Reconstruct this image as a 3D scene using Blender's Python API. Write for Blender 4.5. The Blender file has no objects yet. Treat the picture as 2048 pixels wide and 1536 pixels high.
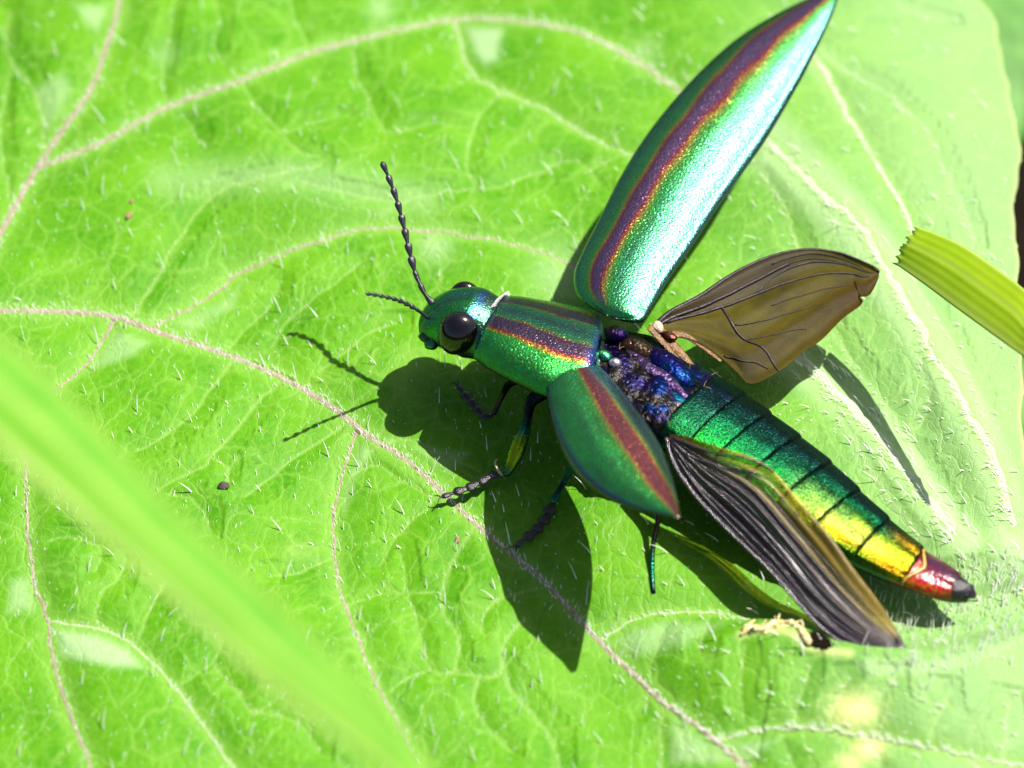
# Jewel beetle with opened wing cases on a hairy leaf.  1 Blender unit = about 3 mm.
import bpy, math, random
import numpy as np
from mathutils import Vector, Matrix, noise as mnoise

random.seed(7)
rng = np.random.default_rng(7)
scene = bpy.context.scene
col = scene.collection
R = math.radians

# ------------------------------------------------------------------ camera
TILT = R(40)
DIST = 56.9
LENS, SENSOR = 100.0, 36.0
cam_d = bpy.data.cameras.new('camera')
cam_d.lens, cam_d.sensor_width = LENS, SENSOR
cam_d.clip_start, cam_d.clip_end = 0.5, 9000
cam_o = bpy.data.objects.new('camera', cam_d)
CAM = Vector((0, -DIST * math.sin(TILT), DIST * math.cos(TILT)))
cam_o.location = CAM
cam_o.rotation_euler = (TILT, 0, 0)
col.objects.link(cam_o)
scene.camera = cam_o
cam_d.dof.use_dof = True
cam_d.dof.focus_distance = DIST - 1.3
cam_d.dof.aperture_fstop = 0.095

# ------------------------------------------------------------------ light
SUN_TO = Vector((0.52, 0.275, 1.0)).normalized()       # direction towards the sun
sun_el = math.asin(SUN_TO.z)
sun_az = math.atan2(SUN_TO.x, SUN_TO.y)
world = bpy.data.worlds.new('World')
scene.world = world
world.use_nodes = True
wn = world.node_tree
bg = wn.nodes['Background']
sky = wn.nodes.new('ShaderNodeTexSky')
sky.sky_type = 'NISHITA'
sky.sun_disc = False
sky.sun_elevation = sun_el
sky.sun_rotation = sun_az
sky.dust_density = 3.0
sky.ozone_density = 0.6
wn.links.new(sky.outputs[0], bg.inputs[0])
bg.inputs[1].default_value = 0.05
sun_d = bpy.data.lights.new('sun', 'SUN')
sun_d.energy = 4.5
sun_d.angle = R(0.5)
sun_d.color = (1.0, 0.95, 0.88)
sun_o = bpy.data.objects.new('sun', sun_d)
sun_o.rotation_euler = SUN_TO.to_track_quat('Z', 'Y').to_euler()
sun_o.location = SUN_TO * 40
col.objects.link(sun_o)

scene.view_settings.view_transform = 'Standard'
scene.view_settings.look = 'None'
scene.view_settings.exposure = 1.25
scene.view_settings.gamma = 1.0
scene.view_settings.use_curve_mapping = False
scene.render.engine = 'CYCLES'
scene.cycles.use_denoising = True
scene.cycles.max_bounces = 10
scene.cycles.transparent_max_bounces = 12
scene.cycles.sample_clamp_indirect = 6
scene.unit_settings.system = 'METRIC'
scene.unit_settings.scale_length = 0.003

# ------------------------------------------------------------------ helpers
ST, CT = math.sin(TILT), math.cos(TILT)
def P(px, py, h=0.0):
    """point at height h that the photograph shows at pixel (px, py)"""
    u = (px - 1024) / 2048 * SENSOR / LENS
    v = (768 - py) / 2048 * SENSOR / LENS
    d = Vector((u, v * CT + ST, v * ST - CT))
    k = (h - CAM.z) / d.z
    return CAM + d * k
def P_np(p, h=0.0):
    return np.array(P(p[0], p[1], h))
def to_px(v):
    v = np.asarray(v, float)
    q = v - np.array(CAM)
    x = q[..., 0]; y = q[..., 1] * CT + q[..., 2] * ST; z = q[..., 1] * ST - q[..., 2] * CT
    return 1024 + x / z * LENS / SENSOR * 2048, 768 - y / z * LENS / SENSOR * 2048

def spline(pts, n):
    """Catmull-Rom through pts (any dimension), n samples, even in chord length"""
    p = np.array(pts, float)
    if len(p) == 2:
        t = np.linspace(0, 1, n)[:, None]
        return p[0] * (1 - t) + p[1] * t
    ch = np.r_[0, np.cumsum(np.linalg.norm(np.diff(p, axis=0), axis=1) + 1e-9)]
    ext = np.vstack([2 * p[0] - p[1], p, 2 * p[-1] - p[-2]])
    out = []
    for s in np.linspace(0, ch[-1], n):
        i = min(max(np.searchsorted(ch, s) - 1, 0), len(p) - 2)
        t = (s - ch[i]) / (ch[i + 1] - ch[i])
        a, b, c, d = ext[i], ext[i + 1], ext[i + 2], ext[i + 3]
        out.append(0.5 * (2 * b + (c - a) * t + (2 * a - 5 * b + 4 * c - d) * t * t + (3 * b - a - 3 * c + d) * t ** 3))
    return np.array(out)

def obj(name, verts, faces, mat, parent=None, smooth=True, attrs=None, mats=None, fmat=None):
    me = bpy.data.meshes.new(name)
    me.from_pydata([tuple(map(float, v)) for v in verts], [], [tuple(map(int, f)) for f in faces])
    me.update()
    if smooth:
        me.polygons.foreach_set('use_smooth', [True] * len(me.polygons))
    if attrs:
        for an, arr in attrs.items():
            a = me.color_attributes.new(an, 'FLOAT_COLOR', 'POINT')
            arr = np.asarray(arr, np.float32)
            if arr.shape[1] == 3:
                arr = np.c_[arr, np.ones(len(arr), np.float32)]
            a.data.foreach_set('color', arr.ravel())
    for m in (mats or [mat]):
        me.materials.append(m)
    if fmat is not None:
        me.polygons.foreach_set('material_index', fmat)
    o = bpy.data.objects.new(name, me)
    col.objects.link(o)
    o.parent = parent
    return o

def empty(name, loc=(0, 0, 0)):
    o = bpy.data.objects.new(name, None)
    o.location = loc
    o.empty_display_size = 0.3
    col.objects.link(o)
    return o
def tag(o, label=None, cat=None, group=None, kind=None):
    if label: o['label'] = label
    if cat: o['category'] = cat
    if group: o['group'] = group
    if kind: o['kind'] = kind
    return o
def adopt(child, parent):
    """parent without moving the child; meshes are built in world space, only Empties carry a location"""
    child.parent = parent
    child.matrix_parent_inverse = Matrix.Translation(-parent.location) if parent.type == 'EMPTY' else Matrix()

def tube_data(pts, rad, seg=8, flat=1.0, upv=(0, 0, 1), cap=True, off=0):
    """tapered tube; flat squeezes it along the normal"""
    pts = np.asarray(pts, float); rad = np.asarray(rad, float)
    n = len(pts)
    tan = np.gradient(pts, axis=0)
    tan /= np.linalg.norm(tan, axis=1)[:, None] + 1e-12
    upv = np.array(upv, float)
    V = []; F = []
    for i in range(n):
        s = np.cross(tan[i], upv)
        if np.linalg.norm(s) < 1e-3: s = np.cross(tan[i], (0, 1, 0.01))
        s /= np.linalg.norm(s)
        nn = np.cross(s, tan[i])
        for k in range(seg):
            a = 2 * math.pi * k / seg
            V.append(pts[i] + rad[i] * (math.cos(a) * s + flat * math.sin(a) * nn))
    for i in range(n - 1):
        for k in range(seg):
            a = i * seg + k; b = i * seg + (k + 1) % seg
            F.append((off + a, off + b, off + b + seg, off + a + seg))
    if cap:
        V.append(pts[0] - tan[0] * rad[0] * .5); V.append(pts[-1] + tan[-1] * rad[-1] * .5)
        c0 = n * seg; c1 = c0 + 1
        for k in range(seg):
            F.append((off + (k + 1) % seg, off + k, off + c0))
            F.append((off + (n - 1) * seg + k, off + (n - 1) * seg + (k + 1) % seg, off + c1))
    return V, F
def tube(name, pts, rad, mat, parent=None, seg=8, flat=1.0, upv=(0, 0, 1)):
    V, F = tube_data(pts, rad, seg, flat, upv)
    return obj(name, V, F, mat, parent)

# ------------------------------------------------------------------ node helpers
def new_mat(name):
    m = bpy.data.materials.new(name)
    m.use_nodes = True
    nt = m.node_tree
    return m, nt, nt.nodes['Principled BSDF']
def N(nt, kind, **kw):
    n = nt.nodes.new(kind)
    for k, v in kw.items():
        if k.startswith('i_'):
            key = k[2:]
            n.inputs[int(key) if key.isdigit() else key.replace('_', ' ')].default_value = v
        else:
            setattr(n, k, v)
    return n
def L(nt, a, b): nt.links.new(a, b)
def mixc(nt, fac, a, b, blend='MIX'):
    n = nt.nodes.new('ShaderNodeMix'); n.data_type = 'RGBA'; n.blend_type = blend
    for sock, val in ((n.inputs[0], fac), (n.inputs[6], a), (n.inputs[7], b)):
        if hasattr(val, 'links'): nt.links.new(val, sock)
        elif isinstance(val, (int, float)): sock.default_value = val
        else: sock.default_value = (*val, 1.0)[:4]
    return n.outputs[2]
def ramp(nt, src, stops, interp='LINEAR'):
    r = nt.nodes.new('ShaderNodeValToRGB'); r.color_ramp.interpolation = interp
    e = r.color_ramp.elements
    while len(e) < len(stops): e.new(0.5)
    for k, (p, c) in enumerate(stops):
        e[k].position = p
        e[k].color = (c, c, c, 1) if isinstance(c, (int, float)) else (*c, 1)[:4]
    nt.links.new(src, r.inputs[0])
    return r.outputs[0]
def math_n(nt, op, a, b=None):
    n = nt.nodes.new('ShaderNodeMath'); n.operation = op
    for k, v in enumerate((a, b)):
        if v is None: continue
        if hasattr(v, 'links'): nt.links.new(v, n.inputs[k])
        else: n.inputs[k].default_value = v
    return n.outputs[0]

# ------------------------------------------------------------------ leaf relief
def poly_dist(x, y, pts):
    """distance to a polyline, arc parameter 0..1 and side (+1 = left of its direction)"""
    best = np.full(x.shape, 1e9); par = np.zeros(x.shape); side = np.ones(x.shape)
    pts = np.asarray(pts)[:, :2]
    seg = np.linalg.norm(np.diff(pts, axis=0), axis=1); cum = np.r_[0, np.cumsum(seg)]
    for i in range(len(seg)):
        a, b = pts[i], pts[i + 1]; d = b - a
        t = np.clip(((x - a[0]) * d[0] + (y - a[1]) * d[1]) / (seg[i] ** 2), 0, 1)
        ex, ey = x - a[0] - t * d[0], y - a[1] - t * d[1]
        q = np.hypot(ex, ey)
        m = q < best
        best[m] = q[m]; par[m] = (cum[i] + t[m] * seg[i]) / cum[-1]
        side[m] = np.sign(d[0] * ey - d[1] * ex)[m]
    return best, par, side

def ground_line(px, h=0.0, n=24):
    return spline([P_np(p, h) for p in px], n)
RIDGE_A = ground_line([(1180, 1330), (1330, 1290), (1460, 1275), (1560, 1268), (1640, 1300), (1740, 1325), (1860, 1328), (1960, 1303), (2060, 1270), (2300, 1220)], 0.5)
RIDGE_B = ground_line([(1560, 690), (1680, 790), (1790, 915), (1870, 1015), (1945, 1088), (2060, 1108), (2300, 1110)], 0.3)
RIDGE_C = ground_line([(1540, 280), (1640, 380), (1740, 480), (1810, 610), (1890, 740), (1960, 860), (2010, 1000), (2040, 1100)], 0.1)
def sst(a, b, x):
    t = min(max((x - a) / (b - a), 0.0), 1.0)
    return t * t * (3 - 2 * t)
def sstep(a, b, x):
    t = np.clip((x - a) / (b - a), 0, 1)
    return t * t * (3 - 2 * t)
def Zmac(x, y):
    x = np.asarray(x, float); y = np.asarray(y, float)
    z = 0.10 * np.sin(0.55 * x + 0.4 * y + 1.0) + 0.07 * np.sin(0.9 * y - 0.5 * x) + 0.04 * np.sin(1.7 * x + 0.6 * y)
    z = z - 0.02 * np.maximum(0, x - 5.5) ** 2 - 0.010 * np.maximum(0, y - 4) ** 2
    z = z - 0.012 * np.maximum(0, -x - 7) ** 2
    d, t, s = poly_dist(x, y, RIDGE_A)
    H = 0.62 * sstep(0.0, 0.38, t)
    z = z + H * np.exp(-(d / np.where(s > 0, 0.62, 2.1)) ** 2)
    d, t, s = poly_dist(x, y, RIDGE_B)
    H = 0.10 + 0.42 * sstep(0.05, 0.6, t)
    z = z + H * np.exp(-(d / np.where(s > 0, 0.38, 0.85)) ** 2)
    z = z - 0.22 * np.exp(-((d - 0.9) / 0.6) ** 2) * (s > 0) * sstep(0.1, 0.5, t)
    d, t, s = poly_dist(x, y, RIDGE_C)
    z = z + 0.24 * np.exp(-(d / 0.6) ** 2) * sstep(0, 0.25, t)
    return z
def Pleaf_many(px, py, off=0.0):
    """points of the leaf seen at these pixels"""
    px = np.asarray(px, float); py = np.asarray(py, float)
    u = (px - 1024) / 2048 * SENSOR / LENS; v = (768 - py) / 2048 * SENSOR / LENS
    d = np.stack([u, v * CT + ST, v * ST - CT], -1)
    h = np.zeros(px.shape)
    for _ in range(5):
        k = (h + off - CAM.z) / d[..., 2]
        p = np.array(CAM) + d * k[..., None]
        h = Zmac(p[..., 0], p[..., 1])
    p[..., 2] = h + off
    return p
def Pleaf(px, py, off=0.0):
    return Pleaf_many(np.array([px]), np.array([py]), off)[0]

# vein traces: (pixels, half width start, half width end, rank)
VEINS = [
 ([(-260,640),(-120,628),(0,620),(120,622),(220,630),(330,668),(470,715),(580,762),(680,822),(740,872),(800,908),(870,968),(950,1045),(1020,1103),(1100,1172),(1200,1280),(1270,1345),(1330,1402),(1400,1450),(1500,1536),(1600,1630),(1700,1740)], .135, .07, 1),
 ([(-90,640),(0,468),(40,395),(75,335)], .14, .13, 1),
 ([(75,335),(125,260),(180,180),(215,85),(240,0),(262,-120)], .12, .09, 1),
 ([(75,335),(200,285),(330,215),(480,160),(620,105),(780,62),(920,36),(1050,42),(1150,60),(1240,100),(1340,165),(1420,230),(1500,300)], .12, .075, 1),
 ([(300,655),(420,590),(480,545),(580,500),(700,460),(780,452),(900,465),(1000,480),(1110,512),(1180,560),(1260,640)], .07, .05, 2),
 ([(262,632),(310,560),(345,495),(390,430),(450,375),(540,350),(640,330)], .05, .025, 3),
 ([(225,640),(180,718),(110,778),(60,830)], .07, .06, 2),
 ([(40,820),(50,920),(55,1060),(70,1160),(95,1240),(110,1330),(150,1450),(182,1536),(215,1640)], .075, .06, 2),
 ([(95,1240),(200,1255),(265,1285),(330,1350),(400,1440),(470,1536),(510,1620)], .05, .04, 2),
 ([(715,855),(685,945),(667,1040),(670,1120),(690,1210),(720,1290),(760,1380),(812,1470),(860,1560)], .065, .05, 2),
 ([(1200,1280),(1250,1243),(1330,1222),(1420,1222),(1500,1234)], .05, .03, 2),
 ([(1430,1482),(1500,1460),(1600,1453),(1700,1463),(1850,1490),(2048,1530),(2150,1550)], .05, .03, 2),
 ([(1330,1402),(1320,1470),(1325,1536),(1340,1600)], .05, .035, 3),
 ([(910,40),(925,100),(950,150),(1000,182),(1070,205),(1130,240),(1200,280),(1270,312)], .05, .03, 2),
 ([(1000,182),(960,230),(940,280),(935,340),(950,370)], .03, .018, 3),
 ([(480,160),(515,215),(560,262),(600,305),(640,310)], .035, .02, 3),
 ([(565,265),(640,240),(700,230)], .02, .012, 3),
 ([(705,95),(712,150),(740,205),(765,255),(800,264),(860,245),(940,255)], .03, .016, 3),
 ([(620,106),(600,60),(580,0),(590,-60)], .035, .025, 3),
 ([(430,0),(440,40),(425,90),(452,130)], .02, .02, 3),
 ([(20,20),(10,80),(22,120),(60,165),(82,225),(88,300)], .04, .05, 3),
 ([(22,120),(10,190),(0,260),(5,330),(20,400)], .035, .03, 3),
 ([(330,215),(325,150),(335,90),(342,40),(352,-30)], .025, .016, 3),
 ([(365,230),(385,250),(400,285)], .02, .012, 3),
 ([(420,1060),(390,1000),(330,985)], .02, .012, 3),
 ([(470,715),(430,760),(390,820),(330,870),(270,900)], .035, .018, 3),
 ([(560,760),(520,800),(470,860),(420,915),(400,930),(335,965),(310,985)], .04, .02, 3),
 ([(425,912),(450,930),(455,960)], .02, .014, 3),
 ([(700,840),(640,880),(580,920),(545,950),(490,990)], .03, .016, 3),
 ([(545,690),(570,650),(620,600),(680,560),(720,520)], .03, .016, 3),
 ([(640,740),(690,700),(745,660),(800,640)], .03, .016, 3),
 ([(455,700),(490,660),(540,610),(560,560)], .025, .014, 3),
 ([(270,1283),(300,1215),(332,1165),(345,1140)], .03, .025, 3),
 ([(190,1248),(200,1190),(240,1150),(250,1115)], .025, .016, 3),
 ([(95,1080),(140,1072),(200,1095),(190,1140)], .02, .014, 3),
 ([(350,1370),(400,1340),(425,1322),(445,1280)], .022, .012, 3),
 ([(425,1322),(470,1380),(505,1420),(560,1390)], .02, .012, 3),
 ([(505,1420),(590,1440),(640,1500)], .02, .012, 3),
 ([(540,1150),(600,1145),(640,1120),(668,1110)], .016, .025, 3),
 ([(950,1045),(910,1110),(885,1180),(890,1235),(915,1270),(912,1330),(908,1340)], .05, .025, 3),
 ([(800,1105),(810,1165),(820,1200),(840,1270),(860,1338),(905,1342),(960,1352),(1005,1345)], .016, .025, 3),
 ([(690,1215),(760,1185),(880,1180)], .016, .012, 3),
 ([(1045,1240),(1012,1280),(1005,1345),(1030,1390),(1065,1430),(1110,1490),(1120,1560)], .04, .022, 3),
 ([(960,1352),(945,1400),(970,1450),(1020,1500)], .022, .014, 3),
 ([(780,1380),(820,1355),(860,1338)], .02, .014, 3),
 ([(1100,1172),(1000,1195),(960,1240),(965,1260)], .022, .014, 3),
 ([(870,968),(860,1010),(800,1060),(760,1130)], .02, .012, 3),
 ([(740,900),(790,880),(850,890),(960,940)], .03, .02, 3),
 ([(700,950),(760,930),(800,960),(880,1000)], .02, .012, 3),
 ([(1330,1250),(1300,1330),(1290,1420)], .02, .012, 3),
 ([(1490,1290),(1480,1370),(1488,1440)], .025, .016, 3),
 ([(1420,1225),(1400,1290),(1400,1300)], .02, .012, 3),
 ([(1620,1330),(1600,1390),(1590,1450)], .02, .016, 3),
 ([(1790,1350),(1760,1400),(1750,1470),(1760,1536)], .025, .02, 3),
 ([(1900,1380),(1870,1440),(1860,1490)], .02, .016, 3),
 ([(2020,1400),(2010,1460),(2005,1520)], .02, .016, 3),
 ([(1560,1465),(1580,1510),(1600,1560)], .02, .016, 3),
 ([(1700,1350),(1660,1440)], .016, .012, 3),
 ([(1180,340),(1220,320),(1260,300)], .02, .012, 3),
 ([(1070,355),(1110,330),(1160,320),(1200,370)], .022, .014, 3),
 ([(600,360),(700,385),(800,400),(900,380),(1000,370),(1080,340)], .025, .018, 3),
 # right-hand, downy veins
 ([(1590,60),(1640,125),(1690,215),(1740,300),(1790,380),(1830,470)], .06, .05, 2),
 ([(1640,100),(1700,150),(1780,190),(1850,260),(1900,360),(1950,480)], .05, .04, 3),
 ([(1790,0),(1820,20),(1900,40)], .04, .02, 3),
 ([(1540,280),(1640,380),(1720,450),(1800,590),(1855,690),(1920,800),(1980,905),(2025,1050)], .10, .09, 2),
 ([(1700,395),(1800,520),(1900,680),(1975,850),(2012,1040)], .06, .07, 3),
 ([(1520,340),(1560,400),(1590,470),(1600,520)], .05, .04, 3),
 ([(1850,640),(1840,720),(1860,800),(1840,850)], .03, .018, 3),
 ([(1560,690),(1640,755),(1740,860),(1830,970),(1900,1060)], .12, .12, 2),
 ([(1650,640),(1700,720),(1770,810),(1840,920),(1905,1040)], .06, .04, 3),
 ([(1650,780),(1720,900),(1790,1010),(1850,1080)], .06, .05, 3),
 ([(1700,1260),(1800,1240),(1900,1225),(1990,1195),(2060,1180)], .05, .06, 3),
 ([(1860,1150),(1950,1140),(2060,1125)], .05, .05, 3),
]
VEIN3D = []
for px, w0, w1, rank in VEINS:
    ln = sum(math.dist(px[i], px[i + 1]) for i in range(len(px) - 1))
    n = max(6, int(ln / 20))
    pts = spline(px, n)
    if rank > 1: pts[1:-1] += rng.normal(0, 1.8, (n - 2, 2))
    VEIN3D.append((Pleaf_many(pts[:, 0], pts[:, 1]), np.linspace(w0, w1, n), rank))

# ------------------------------------------------------------------ materials of the plant
def leaf_material():
    m, nt, b = new_mat('leaf_blade')
    at = N(nt, 'ShaderNodeAttribute', attribute_name='leafmap')
    sep = N(nt, 'ShaderNodeSeparateColor'); L(nt, at.outputs['Color'], sep.inputs[0])
    vein, pale, yel, tert = sep.outputs[0], sep.outputs[1], sep.outputs[2], at.outputs['Alpha']
    tc = N(nt, 'ShaderNodeTexCoord')
    # large and small mottling
    n1 = N(nt, 'ShaderNodeTexNoise', i_Scale=0.55, i_Detail=4.0); L(nt, tc.outputs['Object'], n1.inputs['Vector'])
    n2 = N(nt, 'ShaderNodeTexNoise', i_Scale=7.0, i_Detail=5.0); L(nt, tc.outputs['Object'], n2.inputs['Vector'])
    n3 = N(nt, 'ShaderNodeTexNoise', i_Scale=38.0, i_Detail=3.0); L(nt, tc.outputs['Object'], n3.inputs['Vector'])
    # fine net of veinlets
    dn = N(nt, 'ShaderNodeTexNoise', i_Scale=1.6, i_Detail=2.0); L(nt, tc.outputs['Object'], dn.inputs['Vector'])
    dv = N(nt, 'ShaderNodeVectorMath', operation='MULTIPLY_ADD'); L(nt, dn.outputs['Color'], dv.inputs[0])
    dv.inputs[1].default_value = (0.5, 0.5, 0); L(nt, tc.outputs['Object'], dv.inputs[2])
    mp = N(nt, 'ShaderNodeMapping'); mp.inputs['Rotation'].default_value = (0, 0, R(38)); mp.inputs['Scale'].default_value = (1.0, 0.62, 0.0)
    L(nt, dv.outputs[0], mp.inputs['Vector'])
    vo = N(nt, 'ShaderNodeTexVoronoi', feature='DISTANCE_TO_EDGE', i_Scale=1.5, i_Randomness=0.9); L(nt, mp.outputs[0], vo.inputs['Vector'])
    vo2 = N(nt, 'ShaderNodeTexVoronoi', feature='DISTANCE_TO_EDGE', i_Scale=5.0); L(nt, mp.outputs[0], vo2.inputs['Vector'])
    net1 = ramp(nt, vo.outputs['Distance'], [(0.0, 1), (0.035, 0.25), (0.10, 0)])
    net2 = ramp(nt, vo2.outputs['Distance'], [(0.0, 1), (0.06, 0.3), (0.16, 0)])
    g = mixc(nt, ramp(nt, n1.outputs[0], [(0.35, 0), (0.65, 1)]), (0.040, 0.185, 0.001), (0.088, 0.265, 0.004))
    g = mixc(nt, math_n(nt, 'MULTIPLY', ramp(nt, n2.outputs[0], [(0.35, 0), (0.7, 1)]), 0.45), g, (0.115, 0.30, 0.012))
    g = mixc(nt, math_n(nt, 'MULTIPLY', net2, 0.20), g, (0.19, 0.37, 0.05))
    g = mixc(nt, math_n(nt, 'MULTIPLY', net1, 0.27), g, (0.24, 0.41, 0.08))
    g = mixc(nt, math_n(nt, 'MULTIPLY', tert, 0.40), g, (0.28, 0.42, 0.12))
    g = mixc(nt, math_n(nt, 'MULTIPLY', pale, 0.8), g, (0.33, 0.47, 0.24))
    g = mixc(nt, math_n(nt, 'MULTIPLY', vein, 0.55), g, (0.18, 0.36, 0.05))
    g = mixc(nt, yel, g, (0.66, 0.66, 0.26))
    sp = ramp(nt, n3.outputs[0], [(0.66, 0), (0.74, 1)])
    g = mixc(nt, math_n(nt, 'MULTIPLY', sp, 0.35), g, (0.30, 0.48, 0.16))
    L(nt, g, b.inputs['Base Color'])
    L(nt, ramp(nt, n2.outputs[0], [(0.3, 0.34), (0.7, 0.5)]), b.inputs['Roughness'])
    b.inputs['Specular IOR Level'].default_value = 0.13
    b.inputs['Sheen Weight'].default_value = 0.0
    b.inputs['Sheen Roughness'].default_value = 0.5
    bu = N(nt, 'ShaderNodeBump', i_Strength=0.5, i_Distance=0.05)
    h = math_n(nt, 'ADD', math_n(nt, 'MULTIPLY', net2, -0.30), math_n(nt, 'MULTIPLY', net1, -0.45))
    h = math_n(nt, 'ADD', h, math_n(nt, 'MULTIPLY', n3.outputs[0], 0.5))
    h = math_n(nt, 'ADD', h, math_n(nt, 'MULTIPLY', n2.outputs[0], 0.6))
    L(nt, h, bu.inputs['Height']); L(nt, bu.outputs[0], b.inputs['Normal'])
    tr = N(nt, 'ShaderNodeBsdfTranslucent'); L(nt, g, tr.inputs['Color'])
    mx = N(nt, 'ShaderNodeMixShader'); mx.inputs[0].default_value = 0.14
    out = nt.nodes['Material Output']
    L(nt, b.outputs[0], mx.inputs[1]); L(nt, tr.outputs[0], mx.inputs[2]); L(nt, mx.outputs[0], out.inputs[0])
    return m
def simple_mat(name, c1, c2=None, rough=0.5, scale=6.0, bump=0.0, bscale=None, metallic=0.0, spec=0.5, coat=0.0, trans=0.0):
    m, nt, b = new_mat(name)
    tc = N(nt, 'ShaderNodeTexCoord')
    n = N(nt, 'ShaderNodeTexNoise', i_Scale=scale, i_Detail=4.0); L(nt, tc.outputs['Object'], n.inputs['Vector'])
    c = mixc(nt, ramp(nt, n.outputs[0], [(0.35, 0), (0.65, 1)]), c1, c2 or c1)
    L(nt, c, b.inputs['Base Color'])
    b.inputs['Roughness'].default_value = rough
    b.inputs['Metallic'].default_value = metallic
    b.inputs['Specular IOR Level'].default_value = spec
    b.inputs['Coat Weight'].default_value = coat
    if bump:
        n2 = N(nt, 'ShaderNodeTexNoise', i_Scale=bscale or scale * 4, i_Detail=3.0); L(nt, tc.outputs['Object'], n2.inputs['Vector'])
        bu = N(nt, 'ShaderNodeBump', i_Strength=bump, i_Distance=0.05)
        L(nt, n2.outputs[0], bu.inputs['Height']); L(nt, bu.outputs[0], b.inputs['Normal'])
    if trans:
        tr = N(nt, 'ShaderNodeBsdfTranslucent'); L(nt, c, tr.inputs['Color'])
        mx = N(nt, 'ShaderNodeMixShader'); mx.inputs[0].default_value = trans
        L(nt, b.outputs[0], mx.inputs[1]); L(nt, tr.outputs[0], mx.inputs[2])
        L(nt, mx.outputs[0], nt.nodes['Material Output'].inputs[0])
    return m
M_LEAF = leaf_material()
M_VEIN = simple_mat('leaf_vein_pink', (0.185, 0.150, 0.085), (0.25, 0.225, 0.15), 0.7, 7, 0.6, 34)
M_VEIN_PALE = simple_mat('leaf_vein_pale', (0.22, 0.30, 0.11), (0.28, 0.35, 0.17), 0.6, 5, 0.5, 40)
M_VEIN_DOWNY = simple_mat('leaf_vein_downy', (0.33, 0.46, 0.24), (0.40, 0.50, 0.31), 0.8, 5, 0.8, 40)
M_HAIR = simple_mat('leaf_hair', (0.74, 0.78, 0.66), (0.85, 0.86, 0.80), 0.25, 5, spec=.8)
M_SOIL = simple_mat('soil', (0.004, 0.003, 0.002), (0.010, 0.007, 0.004), 1.0, 0.6, 0.8, spec=0.05)  # near black: deep shade is put into the soil colour

# ------------------------------------------------------------------ ground far below
g = 6000.0
ground = obj('ground', [(-g, -g, -26), (g, -g, -26), (g, g, -26), (-g, g, -26)], [(0, 1, 2, 3)], M_SOIL)
tag(ground, 'dark shaded soil far below the leaf', kind='structure')

# ------------------------------------------------------------------ the big leaf
leaf = empty('leaf', (0, 0, 0))
tag(leaf, 'broad hairy green leaf with pale branching veins that carries the beetle', 'leaf')
edge_px = [(2080, -700), (2020, -300), (2008, -60), (2014, 60), (2022, 130), (2040, 215), (2046, 260), (2038, 330), (2032, 430), (2036, 560), (2040, 700), (2046, 800), (2052, 900), (2075, 1050), (2120, 1250), (2150, 1500), (2120, 1800), (1900, 2200)]
EDGE = np.array([P_np(p, -0.3)[:2] for p in spline(edge_px, 120)])
order = np.argsort(EDGE[:, 1]); EDGE = EDGE[order]
NY, NX = 640, 640
Y0, Y1 = -14.5, 19.0
# finer rows inside the frame
ys = np.concatenate([np.linspace(Y0, -11.2, 30, endpoint=False), np.linspace(-11.2, 13.0, NY - 70), np.linspace(13.0, Y1, 41)[1:]])
NY = len(ys)
xr = np.interp(ys, EDGE[:, 1], EDGE[:, 0]) + 0.035 * np.sin(ys * 2.1) + 0.018 * np.sin(ys * 5.3 + 1) + 0.03 * np.exp(-((ys % 1.37) / .12) ** 2)
xr = xr - 6.0 * sstep(11.5, 19.0, ys) - 9.0 * sstep(-10.5, -14.5, ys)
xl = -15.5 + 5.5 * sstep(12.5, 19.0, ys) + 4.5 * sstep(-11, -14.5, ys)
u = np.concatenate([np.linspace(0, 0.12, 24, endpoint=False), np.linspace(0.12, 1, NX - 24)])
X = xl[:, None] + (xr - xl)[:, None] * u[None, :]
Y = np.repeat(ys[:, None], NX, 1)
Z = Zmac(X, Y)
vein = np.zeros_like(Z); tert = np.zeros_like(Z); dz = np.zeros_like(Z); dmin = np.full_like(Z, 9.0)
for pts, wid, rank in VEIN3D:
    for i in range(len(pts) - 1):
        a, b_ = pts[i], pts[i + 1]
        w = wid[i]; rad = 0.7 if rank < 3 else 0.25
        j0 = np.searchsorted(ys, min(a[1], b_[1]) - rad); j1 = np.searchsorted(ys, max(a[1], b_[1]) + rad)
        if j1 <= j0: continue
        xx = X[j0:j1]; i0 = np.argmax((xx > min(a[0], b_[0]) - rad).any(0)); msk = (xx < max(a[0], b_[0]) + rad).any(0)
        i1 = NX - np.argmax(msk[::-1]) if msk.any() else 0
        if i1 <= i0: continue
        sl = (slice(j0, j1), slice(i0, i1))
        d = b_[:2] - a[:2]; l2 = max(d @ d, 1e-9)
        t = np.clip(((X[sl] - a[0]) * d[0] + (Y[sl] - a[1]) * d[1]) / l2, 0, 1)
        q = np.hypot(X[sl] - a[0] - t * d[0], Y[sl] - a[1] - t * d[1])
        if rank < 3:
            vein[sl] = np.maximum(vein[sl], np.exp(-(q / (0.13 + w * 1.3)) ** 2))
            dmin[sl] = np.minimum(dmin[sl], q)
            dz[sl] = np.maximum(dz[sl], 0.5 * w * np.exp(-(q / (w * 1.5)) ** 2))
        else:
            tert[sl] = np.maximum(tert[sl], np.exp(-(q / (w * .8 + 0.010)) ** 2))
            dz[sl] = np.maximum(dz[sl], 0.45 * w * np.exp(-(q / (w * 1.2)) ** 2))
            dmin[sl] = np.minimum(dmin[sl], q + 0.12)
Z = Z + dz + 0.16 * (1 - np.exp(-np.minimum(dmin, 2.0) / 0.35)) - 0.10
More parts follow.
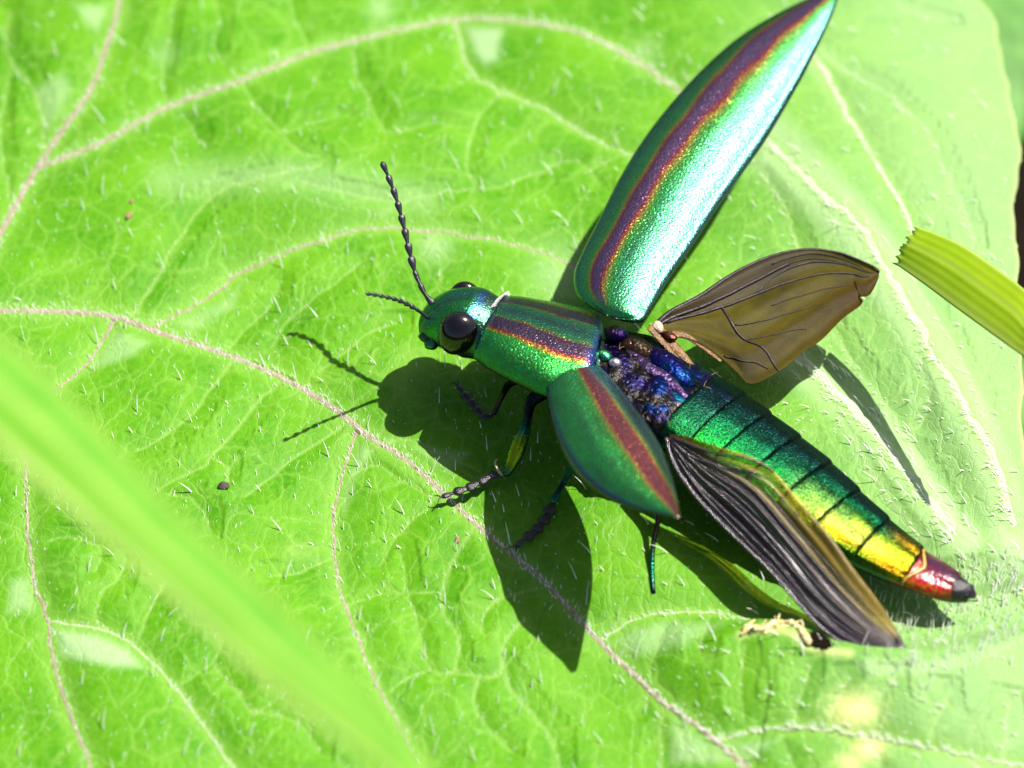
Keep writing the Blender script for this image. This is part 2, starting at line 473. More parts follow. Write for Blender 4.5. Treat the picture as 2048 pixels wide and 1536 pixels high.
# colour patches: sky sheen painted pale beside veins, yellow galls, downy right side paled for sheen
PXg, PYg = to_px(np.stack([X, Y, Z], -1))
def in_poly(px, py, poly, soft=10):
    inside = np.zeros(px.shape, bool)
    j = len(poly) - 1
    for i in range(len(poly)):
        xi, yi = poly[i]; xj, yj = poly[j]
        if yi != yj:
            c = ((yi > py) != (yj > py)) & (px < (xj - xi) * (py - yi) / (yj - yi) + xi)
            inside ^= c
        j = i
    d, _, _ = poly_dist(px, py, np.array(list(poly) + [poly[0]], float))
    return np.where(inside, sstep(-1, soft, d), 0.0)
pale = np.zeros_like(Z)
for poly, soft, amt in [  # vein corners where sky sheen is painted as paler colour
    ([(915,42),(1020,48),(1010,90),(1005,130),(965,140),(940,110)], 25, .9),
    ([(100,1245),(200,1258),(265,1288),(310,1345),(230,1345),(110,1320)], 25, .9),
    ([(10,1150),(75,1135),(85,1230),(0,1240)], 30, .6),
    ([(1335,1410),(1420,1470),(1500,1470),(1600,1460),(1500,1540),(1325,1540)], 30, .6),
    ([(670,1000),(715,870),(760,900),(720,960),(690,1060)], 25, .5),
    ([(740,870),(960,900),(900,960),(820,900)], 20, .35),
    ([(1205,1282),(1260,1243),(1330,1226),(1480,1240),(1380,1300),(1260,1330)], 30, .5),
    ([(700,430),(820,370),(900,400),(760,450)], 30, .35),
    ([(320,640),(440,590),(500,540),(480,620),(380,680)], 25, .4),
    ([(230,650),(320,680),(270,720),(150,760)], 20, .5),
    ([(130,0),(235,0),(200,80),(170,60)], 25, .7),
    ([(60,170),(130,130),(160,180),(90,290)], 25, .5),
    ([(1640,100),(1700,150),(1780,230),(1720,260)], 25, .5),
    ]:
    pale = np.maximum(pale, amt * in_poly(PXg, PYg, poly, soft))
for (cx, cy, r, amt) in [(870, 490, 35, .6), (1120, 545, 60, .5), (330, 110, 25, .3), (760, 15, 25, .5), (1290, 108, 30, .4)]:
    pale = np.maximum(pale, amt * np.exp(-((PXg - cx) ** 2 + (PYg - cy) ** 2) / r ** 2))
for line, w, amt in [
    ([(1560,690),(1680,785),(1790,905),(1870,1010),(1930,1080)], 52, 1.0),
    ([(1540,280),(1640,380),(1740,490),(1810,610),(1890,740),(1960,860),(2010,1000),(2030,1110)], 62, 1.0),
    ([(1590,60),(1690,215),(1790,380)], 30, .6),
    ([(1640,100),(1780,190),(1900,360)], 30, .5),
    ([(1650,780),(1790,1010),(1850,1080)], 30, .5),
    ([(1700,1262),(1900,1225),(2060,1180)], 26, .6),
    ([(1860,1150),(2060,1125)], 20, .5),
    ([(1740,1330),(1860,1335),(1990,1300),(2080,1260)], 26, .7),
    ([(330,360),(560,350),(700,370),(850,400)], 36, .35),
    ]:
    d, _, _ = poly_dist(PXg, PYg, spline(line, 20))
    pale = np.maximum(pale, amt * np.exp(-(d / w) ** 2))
side_pale = 0.58 * sstep(1350, 2050, PXg + 0.10 * (768 - PYg))  # glancing sheen of the hairs put in as paler colour
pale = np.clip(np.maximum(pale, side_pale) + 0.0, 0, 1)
yel = np.zeros_like(Z)
for cx, cy, rx, ry, amt in [(1708, 1422, 48, 38, 1.0), (1738, 1495, 34, 26, .9), (1700, 1524, 30, 20, .7), (1470, 700, 20, 20, 0), (600, 1100, 40, 25, .10)]:
    q = ((PXg - cx) / rx) ** 2 + ((PYg - cy) / ry) ** 2
    q = q * (1 + 0.25 * np.sin(PXg * .13) * np.cos(PYg * .17))
    yel = np.maximum(yel, .85 * amt * np.exp(-q * 1.1))
d, _, _ = poly_dist(PXg, PYg, spline([(1480, 1270), (1530, 1256), (1590, 1268), (1618, 1295), (1700, 1306)], 12))
yel = np.maximum(yel, 0.45 * np.exp(-(d / 9) ** 2))
rim = np.exp(-((1 - u)[None, :] * (xr - xl)[:, None] / 0.06) ** 2) * np.ones_like(Z)
yel = np.maximum(yel, 0.3 * rim)
# nibbled gap behind the torn crest
gap = in_poly(PXg, PYg, [(1598, 1268), (1640, 1262), (1668, 1290), (1650, 1300), (1612, 1290)], 1) > 0
idx = np.arange(NY * NX).reshape(NY, NX)
quads = np.stack([idx[:-1, :-1], idx[:-1, 1:], idx[1:, 1:], idx[1:, :-1]], -1)
keep = ~(gap[:-1, :-1] | gap[1:, 1:])
quads = quads[keep]
co = np.stack([X, Y, Z], -1).reshape(-1, 3).astype(np.float32)
me = bpy.data.meshes.new('blade')
me.vertices.add(len(co)); me.vertices.foreach_set('co', co.ravel())
nq = len(quads)
me.loops.add(nq * 4); me.loops.foreach_set('vertex_index', quads.ravel().astype(np.int32))
me.polygons.add(nq); me.polygons.foreach_set('loop_start', np.arange(0, nq * 4, 4, dtype=np.int32))
me.update(calc_edges=True)
me.polygons.foreach_set('use_smooth', np.ones(nq, bool))
a = me.color_attributes.new('leafmap', 'FLOAT_COLOR', 'POINT')
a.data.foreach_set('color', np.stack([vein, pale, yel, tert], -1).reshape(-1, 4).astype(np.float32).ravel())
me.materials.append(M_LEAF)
blade = bpy.data.objects.new('blade', me); col.objects.link(blade); blade.parent = leaf

def Zgrid_many(x, y):
    """height of the finished blade, bilinear"""
    x = np.asarray(x, float); y = np.asarray(y, float)
    j = np.clip(np.searchsorted(ys, y) - 1, 0, NY - 2); ty = np.clip((y - ys[j]) / (ys[j + 1] - ys[j]), 0, 1)
    def row(jj):
        uu = np.clip((x - xl[jj]) / (xr[jj] - xl[jj]), 0, 1)
        i = np.clip(np.searchsorted(u, uu) - 1, 0, NX - 2); t = (uu - u[i]) / (u[i + 1] - u[i])
        return Z[jj, i] * (1 - t) + Z[jj, i + 1] * t
    return (1 - ty) * row(j) + ty * row(j + 1)
def Zgrid(x, y):
    return float(Zgrid_many(np.array([x]), np.array([y]))[0])

# the larger veins stand proud of the blade
for k, (pts, wid, rank) in enumerate(VEIN3D):
    if rank == 3: continue
    pp = pts.copy()
    pp[:, 2] = Zgrid_many(pp[:, 0], pp[:, 1])
    pp[:, 2] -= wid * 0.10
    downy = pp[:, 0].mean() > 5 and pp[:, 1].mean() > -6
    mat = M_VEIN_DOWNY if downy else (M_VEIN if (rank == 1 or k in (4, 6, 7, 9)) else M_VEIN_PALE)
    tube('vein', pp, wid * (1.35 if downy else 0.88 if rank == 1 else .72) * rng.uniform(.94, 1.06, len(wid)), mat, leaf, 10, 0.15 if downy else 0.30)

# ------------------------------------------------------------------ leaf hairs
def hair_mesh(bases, lens, dirs, rads, segs=4, curl=0.9):
    V = []; F = []
    for p, ln, d, r in zip(bases, lens, dirs, rads):
        d = np.array(d); o = len(V)
        q = np.array(p, float); v = np.array((d[0] * .35, d[1] * .35, 1.0)); v /= np.linalg.norm(v)
        bend = np.array((d[0], d[1], -0.25))
        s = np.cross(v, (d[0], d[1], 0.01)); s /= np.linalg.norm(s) + 1e-9
        for i in range(segs + 1):
            rr = r * (1 - (i / segs) ** 1.5) + 0.0025
            n2 = np.cross(s, v)
            V += [q + s * rr, q - s * rr * .5 + n2 * rr * .87, q - s * rr * .5 - n2 * rr * .87]
            v = v + bend * curl / segs; v /= np.linalg.norm(v)
            q = q + v * ln / segs
        for i in range(segs):
            for k in range(3):
                a_ = o + i * 3 + k; b_ = o + i * 3 + (k + 1) % 3
                F.append((a_, b_, b_ + 3, a_ + 3))
    return V, F
def lean(px, py):
    """how the hairs lean: away on the left, sideways on the right"""
    f = sst(900, 1700, px)
    ang = (1 - f) * 102 + f * 168 + random.gauss(0, 24)
    if py > 1200 and px < 1300: ang -= 30
    return math.cos(R(ang)), math.sin(R(ang))
bs, ls, ds, rs = [], [], [], []
def add_hair(px, py, ln, rad, d=None):
    bs.append((px, py)); ls.append(ln); ds.append(d or lean(px, py)); rs.append(rad)
step = 58
for gy in range(-60, 1620, step):
    for gx in range(-60, 2050, step):
        px, py = gx + random.uniform(-25, 25), gy + random.uniform(-25, 25)
        if random.random() < 0.66:
            add_hair(px, py, random.choice((.12, .16, .22, .30, .42)) * random.uniform(.8, 1.15), random.uniform(.007, .014))
for _ in range(2600):                       # short ones
    add_hair(random.uniform(-40, 2048), random.uniform(-40, 1580), random.uniform(.03, .09), random.uniform(.004, .007))
for k, (pts, wid, rank) in enumerate(VEIN3D):          # fringe on the veins
    pxs, pys = to_px(pts)
    dens = {1: 9, 2: 3.2, 3: 0.5}[rank] * (1.6 if pts[:, 0].mean() > 5 else 1)
    for i in range(len(pts) - 1):
        for _ in range(int(dens) + (random.random() < dens % 1)):
            t = random.random()
            px = pxs[i] + t * (pxs[i + 1] - pxs[i]) + random.gauss(0, wid[i] * 60); py = pys[i] + t * (pys[i + 1] - pys[i]) + random.gauss(0, wid[i] * 60)
            big = pts[i][0] > 5
            add_hair(px, py, random.uniform(.07, .22) if big else random.uniform(.05, .13), random.uniform(.004, .008))
for _ in range(420):                         # downy crests on the right
    line = random.choice([[(1560,690),(1680,785),(1790,905),(1870,1010),(1940,1085)], [(1740,1328),(1860,1330),(1960,1303),(2060,1268)], [(1700,1262),(1900,1225),(2060,1180)], [(1860,1190),(1960,1160),(2060,1150)], [(1690,1230),(1900,1270),(2040,1240)]])
    q = spline(line, 40)[random.randrange(40)]
    add_hair(q[0] + random.gauss(0, 16), q[1] + random.gauss(0, 29), random.uniform(.14, .34), random.uniform(.006, .011), d=(math.cos(R(random.gauss(75 if q[1] > 1100 else 150, 18))), math.sin(R(random.gauss(75, 18)))))
bs = np.array(bs); pb = Pleaf_many(bs[:, 0], bs[:, 1]); pb[:, 2] = Zgrid_many(pb[:, 0], pb[:, 1]) - 0.01
ok = np.nonzero(pb[:, 0] < np.interp(pb[:, 1], ys, xr) - .05)[0]
V, F = hair_mesh(pb[ok], [ls[i] for i in ok], [ds[i] for i in ok], [rs[i] for i in ok])
hairs = obj('hair', V, F, M_HAIR, leaf)
hairs['kind'] = 'stuff'

# torn, bleached rim of the nibbled crest
M_TORN = simple_mat('torn_rim', (0.46, 0.36, 0.10), (0.66, 0.58, 0.34), 0.7, 9, 0.9, 30)
line = spline([(1482, 1272), (1500, 1258), (1525, 1262), (1548, 1252), (1575, 1250), (1598, 1262), (1612, 1282), (1618, 1296)], 26)
pts = np.array([Pleaf(*q) for q in line]); pts[:, 2] = [Zgrid(*q[:2]) for q in pts]; pts[:, 2] += 0.03 + rng.normal(0, .02, len(pts))
rad = np.array([.018 + .028 * abs(math.sin(i * .5)) + rng.uniform(0, .04) for i in range(26)]); rad[0] = rad[-1] = .02
V, F = tube_data(pts, rad, 9, 0.8)
for _ in range(34):
    q = pts[random.randrange(3, 24)] + np.array((random.gauss(0, .07), random.gauss(-.02, .05), random.uniform(-.02, .05)))
    dv = rng.normal(0, .07, 3); dv[2] *= .4
    v, f = tube_data([q - dv, q, q + dv], np.array([.4, 1, .5]) * random.uniform(.015, .045), 6, random.uniform(.5, .9), off=len(V)); V += v; F += f
torn = obj('torn_rim', V, F, M_TORN, leaf)
torn['label'] = 'bleached crumbly rim of a nibbled hole'

# ------------------------------------------------------------------ beetle materials
def metal_mat(name, rough=0.27, bump=0.35, bscale=26.0, tint=(0.25, 0.55, 0.55), metallic=1.0, coat=0.3, vvar=0.7, depth=0.80, cior=1.48):
    """glittering cuticle; colour comes from the point attribute 'tone'"""
    m, nt, b = new_mat(name)
    at = N(nt, 'ShaderNodeAttribute', attribute_name='tone')
    tc = N(nt, 'ShaderNodeTexCoord')
    n1 = N(nt, 'ShaderNodeTexNoise', i_Scale=bscale, i_Detail=3.0); L(nt, tc.outputs['Object'], n1.inputs['Vector'])
    vo = N(nt, 'ShaderNodeTexVoronoi', i_Scale=bscale * 0.62); L(nt, tc.outputs['Object'], vo.inputs['Vector'])
    n2 = N(nt, 'ShaderNodeTexNoise', i_Scale=5.0, i_Detail=4.0); L(nt, tc.outputs['Object'], n2.inputs['Vector'])
    hs = N(nt, 'ShaderNodeHueSaturation')
    L(nt, at.outputs['Color'], hs.inputs['Color'])
    L(nt, ramp(nt, n1.outputs[0], [(0.3, 0.46), (0.7, 0.54)]), hs.inputs['Hue'])
    L(nt, math_n(nt, 'MULTIPLY', math_n(nt, 'ADD', math_n(nt, 'MULTIPLY', n2.outputs[0], vvar), 1.0 - vvar * .5), depth), hs.inputs['Value'])
    hs.inputs['Saturation'].default_value = 1.18
    b.inputs['Coat IOR'].default_value = cior
    L(nt, hs.outputs[0], b.inputs['Base Color'])
    b.inputs['Metallic'].default_value = metallic
    b.inputs['Specular Tint'].default_value = (*tint, 1)
    b.inputs['Coat Weight'].default_value = coat
    b.inputs['Coat Roughness'].default_value = 0.30
    L(nt, ramp(nt, n1.outputs[0], [(0.3, rough - 0.08), (0.7, rough + 0.10)]), b.inputs['Roughness'])
    bu = N(nt, 'ShaderNodeBump', i_Strength=bump, i_Distance=0.03)
    h = math_n(nt, 'ADD', n1.outputs[0], math_n(nt, 'MULTIPLY', ramp(nt, vo.outputs['Distance'], [(0.0, 0), (0.35, 1)]), 0.5))
    L(nt, h, bu.inputs['Height']); L(nt, bu.outputs[0], b.inputs['Normal']); L(nt, bu.outputs[0], b.inputs['Coat Normal'])
    return m
M_CUT = metal_mat('cuticle_metal', 0.25, 0.46, 24.0, coat=.8, cior=1.58)
M_ELY = metal_mat('elytron_metal', 0.285, 0.48, 23.0, coat=1.0, depth=.85, cior=1.66)
M_ABD = metal_mat('abdomen_metal', 0.29, .62, 27.0, coat=.15, vvar=1.9, depth=.72)
M_THX = metal_mat('thorax_sclerite', 0.32, 1.0, 11.0, metallic=0.8, coat=.05, vvar=1.6, depth=.7)
M_LEG = metal_mat('leg_metal', 0.25, 0.25, 20.0)
M_EYE = simple_mat('eye_dark', (0.0025, 0.001, 0.0012), (0.004, 0.0018, 0.002), 0.13, 3, spec=0.7)
M_ANT = simple_mat('antenna_dark', (0.010, 0.008, 0.012), (0.02, 0.016, 0.03), 0.28, 8, 0.3, 40, spec=0.6)
M_TARS = simple_mat('tarsus_dark', (0.008, 0.006, 0.010), (0.02, 0.014, 0.02), 0.3, 8, 0.4, 40, spec=0.6)
M_JOINT = simple_mat('joint_membrane', (0.35, 0.24, 0.13), (0.55, 0.45, 0.36), 0.35, 14, 0.6, 30)
M_AMBER = simple_mat('amber_membrane', (0.30, 0.13, 0.015), (0.45, 0.28, 0.05), 0.22, 10, 0.4, 30, spec=0.8)
M_STRAP = simple_mat('strap_amber', (0.14, 0.045, 0.006), (0.30, 0.16, 0.03), 0.3, 9, 0.5, 30, spec=.6, trans=.4)
M_FUZZ = simple_mat('thorax_fuzz', (.10, .06, .03), (.22, .15, .09), .4, 10)
M_FUR = simple_mat('pale_fringe', (0.45, 0.40, 0.38), (0.65, 0.62, 0.60), 0.6, 20)
M_WVEIN = simple_mat('wing_vein_dark', (0.010, 0.006, 0.008), (0.025, 0.014, 0.018), 0.4, 8, 0.3, 40, spec=0.3)
M_WVEIN_GLOSS = simple_mat('wing_vein_gloss', (0.010, 0.006, 0.012), (0.03, 0.016, 0.03), 0.22, 8, 0.4, 40, spec=0.9)

def wing_mat(name, rough, spec, coat):
    m, nt, b = new_mat(name)
    at = N(nt, 'ShaderNodeAttribute', attribute_name='tone')
    tc = N(nt, 'ShaderNodeTexCoord')
    n1 = N(nt, 'ShaderNodeTexNoise', i_Scale=4.0, i_Detail=6.0); L(nt, tc.outputs['Object'], n1.inputs['Vector'])
    n2 = N(nt, 'ShaderNodeTexNoise', i_Scale=40.0, i_Detail=2.0); L(nt, tc.outputs['Object'], n2.inputs['Vector'])
    c = mixc(nt, math_n(nt, 'MULTIPLY', n1.outputs[0], 0.6), at.outputs['Color'], (0.03, 0.02, 0.006))
    L(nt, c, b.inputs['Base Color'])
    b.inputs['Roughness'].default_value = rough
    b.inputs['Specular IOR Level'].default_value = spec
    b.inputs['Coat Weight'].default_value = coat; b.inputs['Coat Roughness'].default_value = .2
    bu = N(nt, 'ShaderNodeBump', i_Strength=0.5, i_Distance=0.02)
    L(nt, n2.outputs[0], bu.inputs['Height']); L(nt, bu.outputs[0], b.inputs['Normal'])
    tr = N(nt, 'ShaderNodeBsdfTransparent')
    L(nt, mixc(nt, 0.25, at.outputs['Color'], (1, 0.9, 0.4)), tr.inputs['Color'])
    tl = N(nt, 'ShaderNodeBsdfTranslucent'); L(nt, at.outputs['Color'], tl.inputs['Color'])
    m0 = N(nt, 'ShaderNodeMixShader'); m0.inputs[0].default_value = 0.25
    L(nt, b.outputs[0], m0.inputs[1]); L(nt, tl.outputs[0], m0.inputs[2])
    mx = N(nt, 'ShaderNodeMixShader')
    L(nt, at.outputs['Alpha'], mx.inputs[0])
    L(nt, tr.outputs[0], mx.inputs[1]); L(nt, m0.outputs[0], mx.inputs[2])
    L(nt, mx.outputs[0], nt.nodes['Material Output'].inputs[0])
    return m
M_WING = wing_mat('wing_membrane', .4, .10, 0.0)
M_WING_DARK = wing_mat('wing_membrane_dark', .2, .5, .45)

# ------------------------------------------------------------------ beetle body
beetle = empty('jewel_beetle', tuple(P(1200, 760, 0.0)))
tag(beetle, 'shiny metallic green jewel beetle with red striped wing cases spread open', 'beetle')
kids = []                                   # built in world space, adopted at the end
#        px    py    h     a    top  bottom roll
STN = [(843, 671, 1.50, .08, .08, .08, 15),
       (853, 664, 1.56, .30, .26, .28, 15),
       (876, 652, 1.64, .56, .44, .44, 15),
       (910, 645, 1.70, .72, .60, .55, 15),
       (945, 647, 1.72, .78, .66, .60, 15),
       (975, 656, 1.72, .70, .58, .60, 15),
       (1000, 664, 1.70, .80, .46, .68, 16),
       (1080, 690, 1.70, .98, .46, .76, 17),
       (1160, 714, 1.68, 1.04, .46, .82, 17),
       (1200, 724, 1.60, 1.02, .38, .82, 15),
       (1260, 748, 1.54, 1.18, .42, .80, 13),
       (1330, 788, 1.44, 1.24, .44, .74, 16),
       (1385, 822, 1.36, 1.18, .43, .70, 18),
       (1480, 888, 1.20, 1.14, .42, .62, 18),
       (1590, 970, 1.02, 1.04, .40, .55, 18),
       (1690, 1048, .86, .86, .34, .46, 18),
       (1775, 1106, .72, .64, .27, .38, 15),
       (1850, 1149, .60, .43, .21, .27, 10),
       (1910, 1178, .53, .29, .22, .22, 4),
       (1940, 1191, .50, .16, .12, .12, 0)]
rows = [list(P_np(s[:2], s[2])) + list(s[3:]) for s in STN]
NB = 260
_st = np.array(rows)
_key = np.r_[0, np.cumsum(np.linalg.norm(np.diff(_st[:, :3], axis=0), axis=1))]
_tt = np.linspace(0, _key[-1], NB)
BODY = np.empty((NB, 7))
def pchip(x, y, xn):
    h = np.diff(x); d = np.diff(y) / h
    m = np.zeros(len(x))
    for i in range(1, len(x) - 1):
        m[i] = 0 if d[i - 1] * d[i] <= 0 else 2 * d[i - 1] * d[i] / (d[i - 1] + d[i])
    m[0], m[-1] = d[0], d[-1]
    k = np.clip(np.searchsorted(x, xn) - 1, 0, len(x) - 2)
    t = (xn - x[k]) / h[k]
    return ((2*t**3 - 3*t**2 + 1) * y[k] + (t**3 - 2*t**2 + t) * h[k] * m[k] + (-2*t**3 + 3*t**2) * y[k+1] + (t**3 - t**2) * h[k] * m[k+1])
for c in range(7): BODY[:, c] = pchip(_key, _st[:, c], _tt)
TAN = np.gradient(BODY[:, :3], axis=0)
kern = np.ones(9) / 9
TAN = np.stack([np.convolve(np.pad(TAN[:, c], 4, 'edge'), kern, 'valid') for c in range(3)], 1)
TAN /= np.linalg.norm(TAN, axis=1)[:, None]
BPX, BPY = to_px(BODY[:, :3])
def s_of(px): return float(np.interp(px, BPX, np.arange(NB)))
def frame(s):
    i = np.clip(s, 0, NB - 1); k = int(min(i, NB - 2)); f = i - k
    b = BODY[k] * (1 - f) + BODY[k + 1] * f
    t = TAN[k] * (1 - f) + TAN[k + 1] * f; t /= np.linalg.norm(t)
    l = np.cross(t, (0, 0, 1)); l /= np.linalg.norm(l)
    n = np.cross(l, t)
    r = R(b[6])
    return b, t, l * math.cos(r) + n * math.sin(r), n * math.cos(r) - l * math.sin(r)
def skin(s, th, lift=0.0, a=None, bt=None, ex=2.25):
    """point of the body surface; th in degrees from the back, + towards the beetle's left side"""
    b, t, l, n = frame(s)
    a = (a or b[3]) + lift; top = (bt or b[4]) + lift; bot = b[5] + lift
    sn, cs = math.sin(R(th)), math.cos(R(th))
    k = (abs(sn) ** ex + abs(cs) ** ex) ** (-1 / ex)
    return b[:3] + l * a * sn * k + n * (top if cs > 0 else bot) * cs * k

GREEN = np.array((0.035, 0.40, 0.045)); TEAL = np.array((0.02, 0.25, 0.13)); BLUE = np.array((0.02, 0.09, 0.40))
PURPLE = np.array((0.13, 0.05, 0.12)); RED = np.array((0.48, 0.035, 0.015)); ORANGE = np.array((0.62, 0.30, 0.02)); GOLD = np.array((0.58, 0.44, 0.12))
DARK = np.array((0.012, 0.016, 0.018)); VIOLET = np.array((0.04, 0.022, 0.13)); BROWN = np.array((0.05, 0.030, 0.02))
def lerp(a, b, t): return np.asarray(a) * (1 - t) + np.asarray(b) * t
def sst(a, b, x):
    t = min(max((x - a) / (b - a), 0.0), 1.0)
    return t * t * (3 - 2 * t)
def band(x, stops):
    xs = [q[0] for q in stops]
    return np.array([np.interp(x, xs, [q[1][c] for q in stops]) for c in range(3)])

NT = 44
V = []; C = []; F = []
for i in range(NB):
    px = BPX[i]
    for k in range(NT):
        th = -180 + 360 * k / NT
        p = skin(i, th)
        lift = 0.0
        if px < 962:                                             # head: green front, blue neck, groove between the eyes
            c = lerp(GREEN, TEAL, 0.5 + 0.5 * math.sin(th * .11 + px * .05))
            c = lerp(c, BLUE, sst(940, 965, px))
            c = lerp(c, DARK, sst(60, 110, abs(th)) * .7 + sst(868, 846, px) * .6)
            if abs(th) < 14 and px < 940: lift = -0.05 * (1 - abs(th) / 14)
        elif px < 1195:
            c = lerp(TEAL, DARK, 0.6)
        elif px < 1392:                                          # hind thorax: brown, violet, blue sclerites
            q = mnoise.noise(Vector((px * .035, th * .075, 3.1))); q2 = mnoise.noise(Vector((px * .02, th * .05, 9.7)))
            c = lerp(BROWN * .25, VIOLET * .35, sst(-.05, .35, q2)); c = lerp(c, BLUE * .3, .8 * sst(1270, 1370, px) * sst(.0, .4, q))
            c = lerp(c, np.array((.13, .09, .06)), .5 * sst(.3, .5, -q))
            lift = 0.10 * q + 0.05 * mnoise.noise(Vector((px * .09, th * .22, 1.3)))
        else:
            c = lerp(DARK, TEAL, .25)
            c = lerp(c, np.array((0.35, 0.05, 0.05)), sst(1790, 1830, px)); c = lerp(c, np.array((0.02, 0.012, 0.02)), sst(1893, 1915, px))
        if lift:
            b, t, l, n = frame(i); p = p + (p - b[:3]) / np.linalg.norm(p - b[:3]) * lift
        V.append(p); C.append(c)
for i in range(NB - 1):
    for k in range(NT):
        k2 = (k + 1) % NT
        F.append((i * NT + k, (i + 1) * NT + k, (i + 1) * NT + k2, i * NT + k2))
V.append(BODY[0, :3]); V.append(BODY[-1, :3]); C += [DARK, DARK]
for k in range(NT):
    k2 = (k + 1) % NT
    F.append((k, k2, NB * NT)); F.append(((NB - 1) * NT + k2, (NB - 1) * NT + k, NB * NT + 1))
fm = [1 if 1196 < BPX[min(f[0] // NT, NB - 1)] < 1395 else 0 for f in F]
body = obj('body', V, F, M_CUT, attrs={'tone': np.array(C)}, mats=[M_CUT, M_THX], fmat=fm); kids.append(body)

def shell(name, grid, colors, mat, thick=0.05, under=DARK, parent_list=kids):
    """closed curved plate from a grid of points (rows x cols)"""
    g = np.array(grid); nr, nc = g.shape[:2]
    du = np.gradient(g, axis=0); dv = np.gradient(g, axis=1)
    n = np.cross(du, dv); n /= np.linalg.norm(n, axis=2)[..., None] + 1e-9
    view = np.array(CAM) - g
    if (n * view).sum() < 0: n = -n
    lo = g - n * thick
    V = np.concatenate([g.reshape(-1, 3), lo.reshape(-1, 3)])
    C = np.concatenate([np.array(colors).reshape(-1, np.array(colors).shape[-1]), np.tile(np.r_[under, [1.0] * (np.array(colors).shape[-1] - 3)], (nr * nc, 1))])
    F = []; o = nr * nc
    for i in range(nr - 1):
        for j in range(nc - 1):
            a = i * nc + j
            F.append((a, a + 1, a + nc + 1, a + nc)); F.append((o + a, o + a + nc, o + a + nc + 1, o + a + 1))
    for j in range(nc - 1):
        F.append((j, o + j, o + j + 1, j + 1)); a = (nr - 1) * nc + j; F.append((a, a + 1, o + a + 1, o + a))
    for i in range(nr - 1):
        a = i * nc; F.append((a, a + nc, o + a + nc, o + a)); a = i * nc + nc - 1; F.append((a, o + a, o + a + nc, a + nc))
    ob = obj(name, V, F, mat, attrs={'tone': C})
    if parent_list is not None: parent_list.append(ob)
    return ob

# pronotum: the broad shield behind the head
s0, s1 = s_of(982), s_of(1186)
PR = 34; PT = 61
grid = []; cols = []
for i in range(PR):
    t = i / (PR - 1); row = []; cr = []
    a = np.interp(t, [0, .12, .35, .7, .93, 1], [.96, 1.08, 1.24, 1.42, 1.46, 1.36])
    bt = np.interp(t, [0, .12, .35, .7, .93, 1], [.50, .54, .57, .57, .54, .46])
    for k in range(PT):
        th = -98 + 196 * k / (PT - 1)
        wav = 0.9 * math.cos(R(th * 2)) * sst(.6, 1, t)
        p = skin(s0 + (s1 - s0) * t + wav, th, 0.02, a, bt, 2.1)
        x = abs(th)
        j = 1.6 * math.sin(t * 9 + th * .3) + 1.4 * math.sin(t * 23)
        c = band(x + j * .5, [(0, TEAL * .45), (5, TEAL * .8), (11, lerp(TEAL, GREEN, .5)), (13, lerp(GREEN, GOLD, .5) * .8), (14.5, RED * .7), (16, PURPLE * .6), (30, PURPLE * .6), (32.5, RED), (35, ORANGE), (38, GREEN * 1.3), (80, GREEN), (90, TEAL * .7), (96, DARK)])
        c = lerp(c, BLUE, sst(.90, .97, t) * (1 if x < 60 else .5)); c = lerp(c, lerp(GREEN, BLUE, .4), sst(.06, 0, t) * .8)
        row.append(p); cr.append(c)
    grid.append(row); cols.append(cr)
pron = shell('pronotum', grid, cols, M_CUT, 0.06)
# pale fringe between head and pronotum
V = []; F = []
for k in range(70):
    th = -62 + 70 * k / 69 + random.uniform(-2, 2)
    p0 = skin(s_of(978), th, 0.0); p1 = skin(s_of(988), th, 0.14 + random.uniform(0, .05))
    v, f = tube_data([p0, (p0 + p1) / 2, p1], [.016, .012, .004], 3, cap=False, off=len(V)); V += v; F += f
fr = obj('fringe', V, F, M_FUR); fr['kind'] = 'stuff'; kids.append(fr)

# abdomen plates
CREASE = [1376, 1425, 1476, 1536, 1600, 1664, 1737, 1822]
for q in range(7):
    sa, sb = s_of(CREASE[q]) - 0.6, s_of(CREASE[q + 1]) + 1.2
    grid = []; cols = []
    for i in range(14):
        t = i / 13; row = []; cr = []
        for k in range(41):
            th = -86 + 172 * k / 40
            lift = 0.028 + 0.035 * t - 0.05 * sst(.1, 0, t) - 0.05 * sst(.9, 1, t) * .6 + 0.012 * math.sin(th * .2) * t
            lift -= 0.03 * sst(66, 72, abs(th)) - 0.05 * sst(74, 80, abs(th)) * (1 if th < 0 else .4)
            p = skin(sa + (sb - sa) * t, th, lift)
            c = band(th, [(-86, BROWN * .6), (-50, BROWN * 1.4), (-44, VIOLET * .5), (-36, BROWN), (-33, DARK), (-18, lerp(TEAL, BLUE, .3) * .3), (4, TEAL * .6), (30, lerp(GREEN, TEAL, .5) * .9), (60, GREEN), (86, TEAL * .5)])
            g_ = sst(3.0, 6.0, q + t) * (.75 + .5 * mnoise.noise(Vector((q * 1.7 + t * 2, th * .04, 5))))                            # gold towards the rear, on the left flank
            c = lerp(c, band(th, [(-80, BROWN), (-40, VIOLET * .4), (-33, DARK), (-20, TEAL * .35), (-8, lerp(GREEN, TEAL, .5) * .7), (5, lerp(GREEN, GOLD, .35) * .8), (25, lerp(GREEN, GOLD, .7)), (40, GOLD * .9), (52, ORANGE * .8), (66, lerp(GREEN, GOLD, .3) * .7), (86, TEAL * .4)]), g_)
            if q == 6: c = lerp(c, lerp(ORANGE, GREEN, .3 + .3 * math.sin(th * .09)), .55 * sst(0, .8, t))
            if q < 1: c = lerp(c, VIOLET * .5, .5)
            c = c * (.50 + .30 * g_)
            c = lerp(c, DARK, .75 * sst(.88, 1, t) + .5 * sst(.08, 0, t))
            row.append(p); cr.append(c)
        grid.append(row); cols.append(cr)
    shell('abdomen_plate', grid, cols, M_ABD, 0.03)
